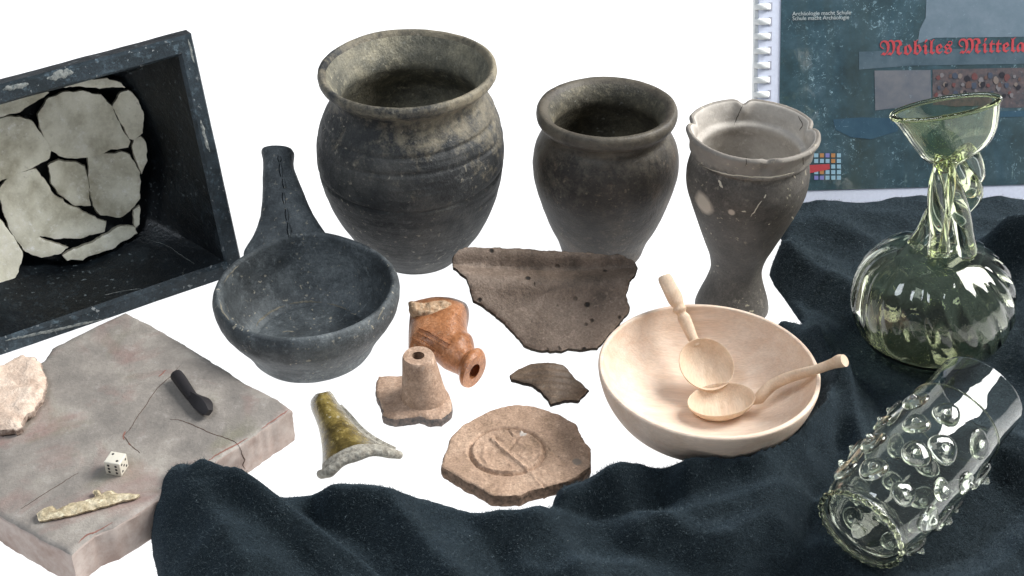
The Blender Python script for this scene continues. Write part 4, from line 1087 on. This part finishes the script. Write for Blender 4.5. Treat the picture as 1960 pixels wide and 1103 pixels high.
# printed picture blocks, plus the plastic's reflection painted as a paler panel
def pr(name, pxs, mat, z):
    v = []
    for p in pxs: a = bk_(*p); v.append((a[0], a[1], z))
    n = len(v); v += [(a, b, z - 0.00025) for a, b, _ in v]; f = [tuple(range(n)), tuple(range(2 * n - 1, n - 1, -1))] + [(i, i + n, (i + 1) % n + n, (i + 1) % n) for i in range(n)]
    me = mesh(name, v, f); bm = bmesh.new(); bm.from_mesh(me); bmesh.ops.recalc_face_normals(bm, faces=bm.faces); bm.to_mesh(me); bm.free()
    o = link(name, me, mat, angle=20); o.parent = book; return o
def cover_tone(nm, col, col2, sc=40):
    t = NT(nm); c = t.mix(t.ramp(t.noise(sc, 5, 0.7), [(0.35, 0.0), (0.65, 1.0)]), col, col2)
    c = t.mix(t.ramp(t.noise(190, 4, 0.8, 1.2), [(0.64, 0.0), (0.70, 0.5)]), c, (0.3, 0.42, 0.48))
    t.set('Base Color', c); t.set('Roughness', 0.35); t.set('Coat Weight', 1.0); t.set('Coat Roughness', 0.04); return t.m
pale = cover_tone('reflection_grey_blue', (0.11, 0.16, 0.20), (0.15, 0.20, 0.245))  # paler grey blue painted in for the room's reflection in the plastic
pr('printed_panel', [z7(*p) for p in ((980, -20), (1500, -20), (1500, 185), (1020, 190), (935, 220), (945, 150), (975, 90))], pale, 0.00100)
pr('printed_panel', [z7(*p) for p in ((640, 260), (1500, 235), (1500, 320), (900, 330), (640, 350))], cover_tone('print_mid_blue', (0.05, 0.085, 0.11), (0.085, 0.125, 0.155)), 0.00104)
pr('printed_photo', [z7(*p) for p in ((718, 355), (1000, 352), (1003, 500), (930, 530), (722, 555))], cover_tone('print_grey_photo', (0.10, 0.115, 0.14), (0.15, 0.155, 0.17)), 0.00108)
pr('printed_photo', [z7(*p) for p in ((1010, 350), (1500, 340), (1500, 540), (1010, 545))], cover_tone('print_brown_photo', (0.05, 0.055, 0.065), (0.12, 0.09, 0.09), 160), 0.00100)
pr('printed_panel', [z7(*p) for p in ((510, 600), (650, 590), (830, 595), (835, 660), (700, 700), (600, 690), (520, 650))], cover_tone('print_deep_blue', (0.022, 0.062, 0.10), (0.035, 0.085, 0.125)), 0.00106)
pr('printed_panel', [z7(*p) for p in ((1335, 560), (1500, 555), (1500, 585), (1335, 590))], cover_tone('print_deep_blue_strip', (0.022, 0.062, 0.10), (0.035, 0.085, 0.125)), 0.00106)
# people in the small photo: rows of round helmets and faces
cols = [(0.17, 0.07, 0.07), (0.22, 0.21, 0.22), (0.14, 0.09, 0.08), (0.07, 0.09, 0.13), (0.24, 0.2, 0.18), (0.03, 0.03, 0.04)]
cmats = [plain('print_dot', tuple(q_ * .75 for q_ in c_), 0.4) for c_ in cols]
for k in range(44):
    x = 1030 + (k % 15) * 30 + random.uniform(-14, 14); y = 390 + (k // 15) * 40 + random.uniform(-14, 14); r = random.uniform(8, 17)
    pr('printed_head', [z7(x + r * math.cos(a_) * random.uniform(.7, 1.2), y + r * 1.1 * math.sin(a_) * random.uniform(.7, 1.3)) for a_ in np.linspace(0, 2 * PI, 9)[:-1]], cmats[k % 6], 0.00130 + 0.000006 * k)
lb = plain('logo_light_blue', (0.26, 0.42, 0.52), 0.4); og = plain('logo_orange', (0.40, 0.20, 0.08), 0.4); lv = plain('logo_violet', (0.20, 0.2, 0.45), 0.4)
for r in range(5):
    for q_ in range(5):
        x = 415 + q_ * 28.5; y = 771 + r * 28
        if r in (2,) and q_ < 3: continue
        m_ = og if (r, q_) in ((0, 1), (0, 3), (1, 3), (3, 1)) else lv if (r, q_) in ((0, 2), (4, 0), (4, 1)) else lb
        pr('logo_square', [z7(x, y), z7(x + 20, y), z7(x + 20, y + 20), z7(x, y + 20)], m_, 0.00125)
pr('logo_bar', [z7(383, 830), z7(492, 824), z7(494, 850), z7(384, 872)], red, 0.00128)

# ------------------------------------------------------------------ glass
M['glass'] = glass_mat('pale_green_glass', (0.90, 0.94, 0.76)); M['glass2'] = glass_mat('clear_glass', (0.955, 0.98, 0.925))
M['greenglass'] = glass_mat('olive_glass', (0.88, 0.92, 0.66))
z8 = lambda x, y: (1600 + x / 1.9028, 140 + y / 1.9017)
gb = G(1787, 640, 0.0); zc_ = cloth_z(gb.x, gb.y); 
Rg = 152 / FPX * (G(1787, 600, 0.05) - CAM).dot(FWD); Hg = Rg * 1.52
bottle = empty('twisted_bottle', Vector((G(1787, 565, zc_ + Hg * 0.5).x, G(1787, 565, zc_ + Hg * 0.5).y, zc_ - 0.002)), label='pale green glass bottle with ribbed round body, twisted tube neck and pinched mouth', cat='bottle')
bpy.context.view_layer.update()
def glass_body():
    prof = [(0, 0.07), (0.25, 0.05), (0.45, 0.0), (0.62, 0.03), (0.80, 0.16), (0.94, 0.38), (1.0, 0.62), (0.985, 0.85), (0.90, 1.10), (0.74, 1.29), (0.54, 1.41), (0.36, 1.47), (0.22, 1.50), (0.13, 1.51), (0.10, 1.53)]
    P = catmull(prof, 7); n = len(P); seg = 160; v = []; f = []
    T = [(max(r, 0.001), z, 0) for r, z in P]; inn_ = [(max(r - 0.028, 0.001), z + (0.03 if z < 0.3 else 0), 1) for r, z in P][::-1]
    for r, z, q_ in T + inn_:
        for j in range(seg):
            th = 2 * PI * j / seg; tw = th + (z - 0.5) * 0.45
            rib = smooth(z, 0.3, 0.8) * (1 - smooth(z, 1.3, 1.45)) * 0.05
            k = 1 + rib * (abs(math.cos(tw * 10)) ** 0.8 - 0.6) * (1 if q_ == 0 else 0.25)
            v.append((math.cos(th) * r * k * Rg, math.sin(th) * r * k * Rg, z * Rg))
    m = len(T) + len(inn_)
    for i in range(m):
        for j in range(seg): k = (j + 1) % seg; ii = (i + 1) % m; f.append((i * seg + j, i * seg + k, ii * seg + k, ii * seg + j))
    return mesh('ribbed_body', v, f)
o = link('ribbed_body', glass_body(), M['glass'], angle=0); o.parent = bottle
# neck tubes and mouth are built upright over the body axis
axis0 = bottle.location.copy()
def bz(x, y, dy=0.0):
    """place on the vertical plane through the bottle axis, moved dy toward the camera"""
    return ray_plane(*z8(x, y), axis0 + Vector((0, -dy, 0)), Vector((0, -1, 0)))
def strand(name, pts, mat, seg=14):
    pts = [(415 + (x - 415) * (0.85 if y < 600 else 0.95), y, d * 0.85, r) for x, y, d, r in pts]; C = [bz(x, y, d) for x, y, d, r in pts]; secs = []
    for i, (x, y, d, r) in enumerate(pts):
        a = (C[min(i + 1, len(C) - 1)] - C[max(i - 1, 0)]).normalized(); s_ = a.cross(Vector((0, -1, 0))).normalized(); u = s_.cross(a).normalized()
        secs.append((N(C[i]), N(s_ * r), N(u * r * 0.9)))
    loft(name, secs, mat, parent=bottle, seg=seg, sub=6, angle=0)
strand('neck_tube', [(395, 300, .004, .008), (378, 350, .010, .0075), (362, 420, .014, .008), (360, 490, .013, .0085), (368, 570, .012, .0085), (372, 650, .018, .010), (372, 672, .022, .009)], M['glass'])
strand('neck_tube', [(420, 305, .002, .009), (455, 350, .008, .008), (500, 400, .010, .0085), (512, 438, .006, .009), (480, 478, .000, .0085), (440, 520, -.006, .008), (425, 590, -.010, .009), (430, 640, -.010, .009)], M['glass'])
strand('neck_tube', [(470, 285, .0, .010), (498, 310, .0, .010), (522, 370, .0, .0085), (500, 400, -.004, .0075), (440, 420, -.012, .008), (395, 450, -.016, .008), (350, 510, -.014, .0085), (310, 580, -.010, .0085), (275, 632, -.006, .0075)], M['glass'])
strand('neck_tube', [(385, 320, .012, .007), (410, 380, .018, .0075), (440, 450, .020, .0085), (462, 520, .018, .0085), (475, 590, .016, .0085), (482, 650, .014, .0085), (484, 668, .012, .006)], M['glass'])
strand('glass_thread', [(430, 322, .020, .0042), (425, 350, .021, .0036), (418, 420, .020, .0034), (410, 500, .018, .0034), (392, 600, .020, .0036), (385, 655, .024, .0045)], M['glass'], 10)
# mouth: flattened funnel
mc_ = bz(398, 128); m1 = bz(592, 78); m0 = bz(207, 180); u = (m1 - m0) / 2
secs = []
for x, y, hw, dd_ in ((405, 335, 24, .009), (405, 316, 52, .010), (418, 290, 104, .0115), (428, 262, 136, .012), (426, 225, 160, .012), (416, 180, 178, .0115), (404, 145, 192, .0105), (398, 126, 196, .010)):
    s_ = hw / 196; ang = 0.25 * (1 if hw > 60 else hw / 60)
    uu = u.normalized(); uu = Vector((uu.x, uu.y - 0.18, uu.z)).normalized() if hw > 50 else Vector((1, 0, 0))
    secs.append((N(bz(x, y)), N(uu * u.length * s_), N(Vector((0.0, 1, 0.35)).normalized() * dd_)))
loft('pinched_mouth', secs, M['glass'], parent=bottle, seg=64, sub=6, inner=0.0022, angle=0)
# thicker lip thread round the mouth
s_ = secs[-1]; bm = bmesh.new(); rings = []
for k in range(72):
    t_ = 2 * PI * k / 72; c = Vector(s_[0] + s_[1] * math.cos(t_) + s_[2] * math.sin(t_)); a = Vector(-s_[1] * math.sin(t_) + s_[2] * math.cos(t_)).normalized()
    q1 = a.cross(Vector((0, 0, 1))).normalized(); q2 = q1.cross(a); rings.append([bm.verts.new(bottle.matrix_world.inverted() @ (c + (q1 * math.cos(g_) + q2 * math.sin(g_)) * 0.0021)) for g_ in np.linspace(0, 2 * PI, 9)[:-1]])
for a, b in zip(rings, rings[1:] + rings[:1]):
    for k in range(8): bm.faces.new((a[k], a[(k + 1) % 8], b[(k + 1) % 8], b[k]))
me = bpy.data.meshes.new('lip_thread'); bmesh.ops.recalc_face_normals(bm, faces=bm.faces); bm.to_mesh(me); bm.free(); o = link('lip_thread', me, M['greenglass'], angle=0); o.parent = bottle

# prunted beaker lying on the cloth
z9 = lambda x, y: (1520 + x / 2.491, 660 + y / 2.490)
zl = 0.016 + 0.054
Ab = G(*z9(312, 885), zl); Am = G(*z9(885, 235), zl + 0.030); av = (Am - Ab); Lb = av.length; av.normalize()
Rk = 226 / 2.491 / FPX * (Ab - CAM).dot(FWD); print('beaker L', Lb, 'R', Rk)
side = av.cross(Vector((0, 0, 1))).normalized(); upb = side.cross(av).normalized()
bk2 = empty('prunted_beaker', Ab, label='clear glass beaker covered with small drop like knobs, lying on its side', cat='beaker')
bk2.matrix_world = Matrix((side, -upb, av)).transposed().to_4x4() if False else Matrix((side, upb, av)).transposed().to_4x4(); bk2.matrix_world.translation = Ab
bpy.context.view_layer.update(); K = bk2.matrix_world.inverted()
Lr = Lb / Rk
prof = [(0, 0.16), (0.4, 0.12), (0.75, 0.03), (0.90, 0.0), (0.98, 0.03), (0.97, 0.10), (0.93, 0.20), (1.02, 0.45), (1.11, 0.85), (1.17, 1.3), (1.19, Lr * 0.5), (1.15, Lr * 0.66), (1.10, Lr * 0.76), (1.06, Lr * 0.84), (1.05, Lr * 0.93), (1.05, Lr)]
P = catmull(prof, 6); P = [(max(r, 0.001), z) for r, z in P]; inn_ = [(max(r - 0.03, 0.001), z + (0.04 if z < 0.3 else 0)) for r, z in P][::-1]
v = []; f = []; seg = 128; allp = P + inn_
for r, z in allp:
    for j in range(seg): th = 2 * PI * j / seg; v.append((math.cos(th) * r * Rk, math.sin(th) * r * Rk, z * Rk))
m = len(allp)
for i in range(m):
    for j in range(seg): k = (j + 1) % seg; ii = (i + 1) % m; f.append((i * seg + j, ii * seg + j, ii * seg + k, i * seg + k))
me = mesh('beaker_wall', v, f); bm = bmesh.new(); bm.from_mesh(me); bmesh.ops.recalc_face_normals(bm, faces=bm.faces); bm.to_mesh(me); bm.free()
o = link('beaker_wall', me, M['glass2'], angle=0); o.parent = bk2
def torus(name, R_, r_, z, mat, parent, crimp=0, flat=1.0):
    bm = bmesh.new(); rings = []
    for k in range(96):
        t_ = 2 * PI * k / 96; rr = r_ * (1 + (0.35 * math.cos(t_ * crimp) if crimp else 0)); c = Vector((math.cos(t_), math.sin(t_), 0))
        rings.append([bm.verts.new(c * (R_ + rr * math.cos(g_)) + Vector((0, 0, z + rr * flat * math.sin(g_)))) for g_ in np.linspace(0, 2 * PI, 11)[:-1]])
    for a, b in zip(rings, rings[1:] + rings[:1]):
        for k in range(10): bm.faces.new((a[k], a[(k + 1) % 10], b[(k + 1) % 10], b[k]))
    bmesh.ops.recalc_face_normals(bm, faces=bm.faces); me = bpy.data.meshes.new(name); bm.to_mesh(me); bm.free(); o = link(name, me, mat, angle=0); o.parent = parent; return o
torus('foot_ring', Rk * 0.99, Rk * 0.055, Rk * 0.04, M['greenglass'], bk2, crimp=26)
torus('glass_thread', Rk * 1.10, Rk * 0.018, Lb * 0.775, M['glass'], bk2)
def prof_r(z):
    zs = [p[1] for p in prof]; return float(np.interp(z, zs, [p[0] for p in prof]))
# one prunt, copied over the wall
pm_ = [(0, 0.62), (0.10, 0.60), (0.2, 0.48), (0.30, 0.34), (0.5, 0.28), (0.72, 0.24), (0.92, 0.13), (1.0, 0.0), (0.9, -0.04), (0, -0.04)]
PP = catmull(pm_, 4); v = []; f = []; seg = 28; rp_ = Rk * 0.30
for r, z in PP:
    for j in range(seg): th = 2 * PI * j / seg; k = 1 + 0.05 * math.cos(3 * th); v.append((math.cos(th) * max(r, .002) * rp_ * k + 0.12 * rp_ * max(0, z - .3), math.sin(th) * max(r, .002) * rp_ * k, z * rp_))
for i in range(len(PP) - 1):
    for j in range(seg): k = (j + 1) % seg; f.append((i * seg + j, i * seg + k, (i + 1) * seg + k, (i + 1) * seg + j))
prm = mesh('prunt', v, f); bm = bmesh.new(); bm.from_mesh(prm); bmesh.ops.recalc_face_normals(bm, faces=bm.faces); bm.to_mesh(prm); bm.free(); prm.materials.append(M['glass2'])
for p_ in prm.polygons: p_.use_smooth = True
# scattered in staggered rows round the wall
for row, zf_ in enumerate((0.17, 0.32, 0.47, 0.62)):
    for k in range(8):
        a = 2 * PI * (k + 0.5 * (row % 2)) / 8 + 0.2 + random.uniform(-.09, .09); z = zf_ * Lb + random.uniform(-.005, .005)
        r = prof_r(z / Rk) * Rk; nn = Vector((math.cos(a), math.sin(a), 0)); o = bpy.data.objects.new('prunt', prm); COL.objects.link(o); o.parent = bk2
        q_ = nn.to_track_quat('Z', 'Y'); o.rotation_mode = 'QUATERNION'; o.rotation_quaternion = q_ @ __import__('mathutils').Quaternion((0, 0, 1), random.uniform(0, 6)); o.location = nn * (r - 0.0002) + Vector((0, 0, z)); s_ = random.uniform(.8, 1.15); o.scale = (s_ * random.uniform(.88, 1.12), s_, s_ * random.uniform(.8, 1.3))

# pale wear on the stove tile
wear = broken('pale_wear', (0.09, 0.11, 0.115), (0.30, 0.31, 0.29), 0.001)
for k, (px, w_, tg) in enumerate((([(10, 652), (60, 642), (130, 626), (190, 613), (250, 598), (300, 582), (340, 574)], .0022, trim), ([(200, 566), (250, 556), (300, 551), (340, 545)], .0011, tin), ([(262, 450), (290, 462), (320, 472), (350, 492), (372, 505)], .0008, tin),
        ([(213, 582), (209, 592), (213, 605)], .0014, tin), ([(352, 540), (349, 530), (352, 515)], .0007, tin), ([(90, 152), (120, 142), (140, 138)], .004, trim), ([(5, 172), (30, 166), (55, 160)], .0035, trim), ([(384, 230), (392, 262), (402, 292)], .0022, trim), ([(360, 75), (366, 100), (372, 120)], .0016, trim))):
    ribbon('pale_wear', px, w_, tg, wear, parent=tile, seed=k * 2.1)
for k, (px, w_) in enumerate((([(255, 205), (262, 235), (250, 262)], .0006),)):
    pass
# fine cracks and chips on the footed beaker
ckm = plain('beaker_crack', (0.05, 0.045, 0.04), 0.9, 0.1)
for k, px in enumerate(([(1427, 188), (1420, 205), (1412, 222), (1405, 240)], [(1528, 222), (1536, 240), (1530, 250)], [(1429, 300), (1428, 318)], [(1537, 300), (1538, 315)])):
    ribbon('crack', px, .0005, pinched, ckm, seed=k * 1.9 + 3)
chm = plain('beaker_chip', (0.48, 0.44, 0.36), 0.8, 0.1)
for k, (px, w_) in enumerate((([(1437, 415), (1446, 402), (1452, 392), (1458, 385)], .0008), ([(1462, 380), (1466, 372)], .0009), ([(1345, 318), (1380, 331), (1430, 338), (1480, 339), (1520, 330)], .0008), ([(1519, 336), (1522, 342)], .0010), ([(1375, 345), (1379, 352), (1384, 360)], .0016),
        ([(1420, 405), (1428, 404)], .0008), ([(1515, 415), (1519, 421)], .0008), ([(1470, 430), (1474, 428)], .0007), ([(1360, 446), (1362, 449)], .0007))):
    ribbon('pale_chip', px, w_, pinched, chm, seed=k * 1.3 + 11)
pb_ = [o_ for o_ in COL.objects if o_.name == 'pan_body'][0]; zp = lambda x, y: (390 + x / 2.206, 260 + y / 2.206)
pwm = broken('worn_ring', (0.10, 0.10, 0.09), (0.24, 0.22, 0.17), 0.0006)
for k, (px, w_) in enumerate((([(222, 805), (238, 780), (270, 752), (310, 730), (345, 716)], .0016), ([(360, 712), (400, 703), (450, 700), (500, 703)], .0014), ([(520, 706), (570, 720), (620, 742)], .0010), ([(330, 830), (360, 826), (385, 828)], .0012), ([(70, 700), (78, 740), (110, 780)], .0012), ([(85, 620), (110, 585), (150, 545)], .0010), ([(735, 780), (745, 755), (760, 725)], .0012))):
    ribbon('worn_ring', [zp(*q_) for q_ in px], w_, pb_, pwm, parent=pan, seed=k * 2.7, lift=.00015)
sb_ = [o_ for o_ in spout.children if o_.name.startswith('body')][0]
for k, px in enumerate(([(640, 248), (690, 262), (740, 290), (775, 312), (806, 332)], [(628, 266), (680, 288), (730, 314), (790, 350)], [(600, 296), (650, 318), (700, 345), (750, 372)])):
    ribbon('ridge', [z5(*q_) for q_ in px], .0014, sb_, M['orange'], parent=spout, seed=k, lift=.0016, jit=.1)
# loose wool fibres standing on the cloth
rng = np.random.default_rng(5); NF = 90000
tri = np.array(cf[:len(F)]); va = np.array(cv); ti_ = rng.integers(0, len(tri), NF); r1 = np.sqrt(rng.random(NF))[:, None]; r2 = rng.random(NF)[:, None]
a, b, c = va[tri[ti_, 0]], va[tri[ti_, 1]], va[tri[ti_, 2]]; p = a * (1 - r1) + b * r1 * (1 - r2) + c * r1 * r2
nrm = np.cross(b - a, c - a); nrm /= np.linalg.norm(nrm, axis=1)[:, None]
d1 = rng.normal(size=(NF, 3)); d1 += nrm * 0.9; d1 /= np.linalg.norm(d1, axis=1)[:, None]; d1 += nrm * 0.15
ln = rng.uniform(.0010, .0032, (NF, 1)); wd = np.cross(d1, rng.normal(size=(NF, 3))); wd /= np.linalg.norm(wd, axis=1)[:, None]; wd *= 0.00011
bend = rng.normal(size=(NF, 3)) * 0.0004
vv = np.stack([p - wd, p + wd, p + d1 * ln * .55 + wd + bend, p + d1 * ln * .55 - wd + bend, p + d1 * ln], 1).reshape(-1, 3)
base_ = np.arange(NF) * 5
me = bpy.data.meshes.new('wool_fibres'); ff = [(int(k), int(k) + 1, int(k) + 2, int(k) + 3) for k in base_] + [(int(k) + 3, int(k) + 2, int(k) + 4) for k in base_]
me.from_pydata(vv.tolist(), [], ff); me.update()
t = NT('wool_fibre'); cc = t.mix(t.ramp(t.noise(900, 2), [(0.4, 0.0), (0.7, 1.0)]), (0.022, 0.038, 0.048), (0.10, 0.14, 0.16)); t.set('Base Color', cc); t.set('Roughness', 0.8)
o = link('wool_fibres', me, t.m, angle=0); o.parent = cloth; tag(o, kind='stuff')
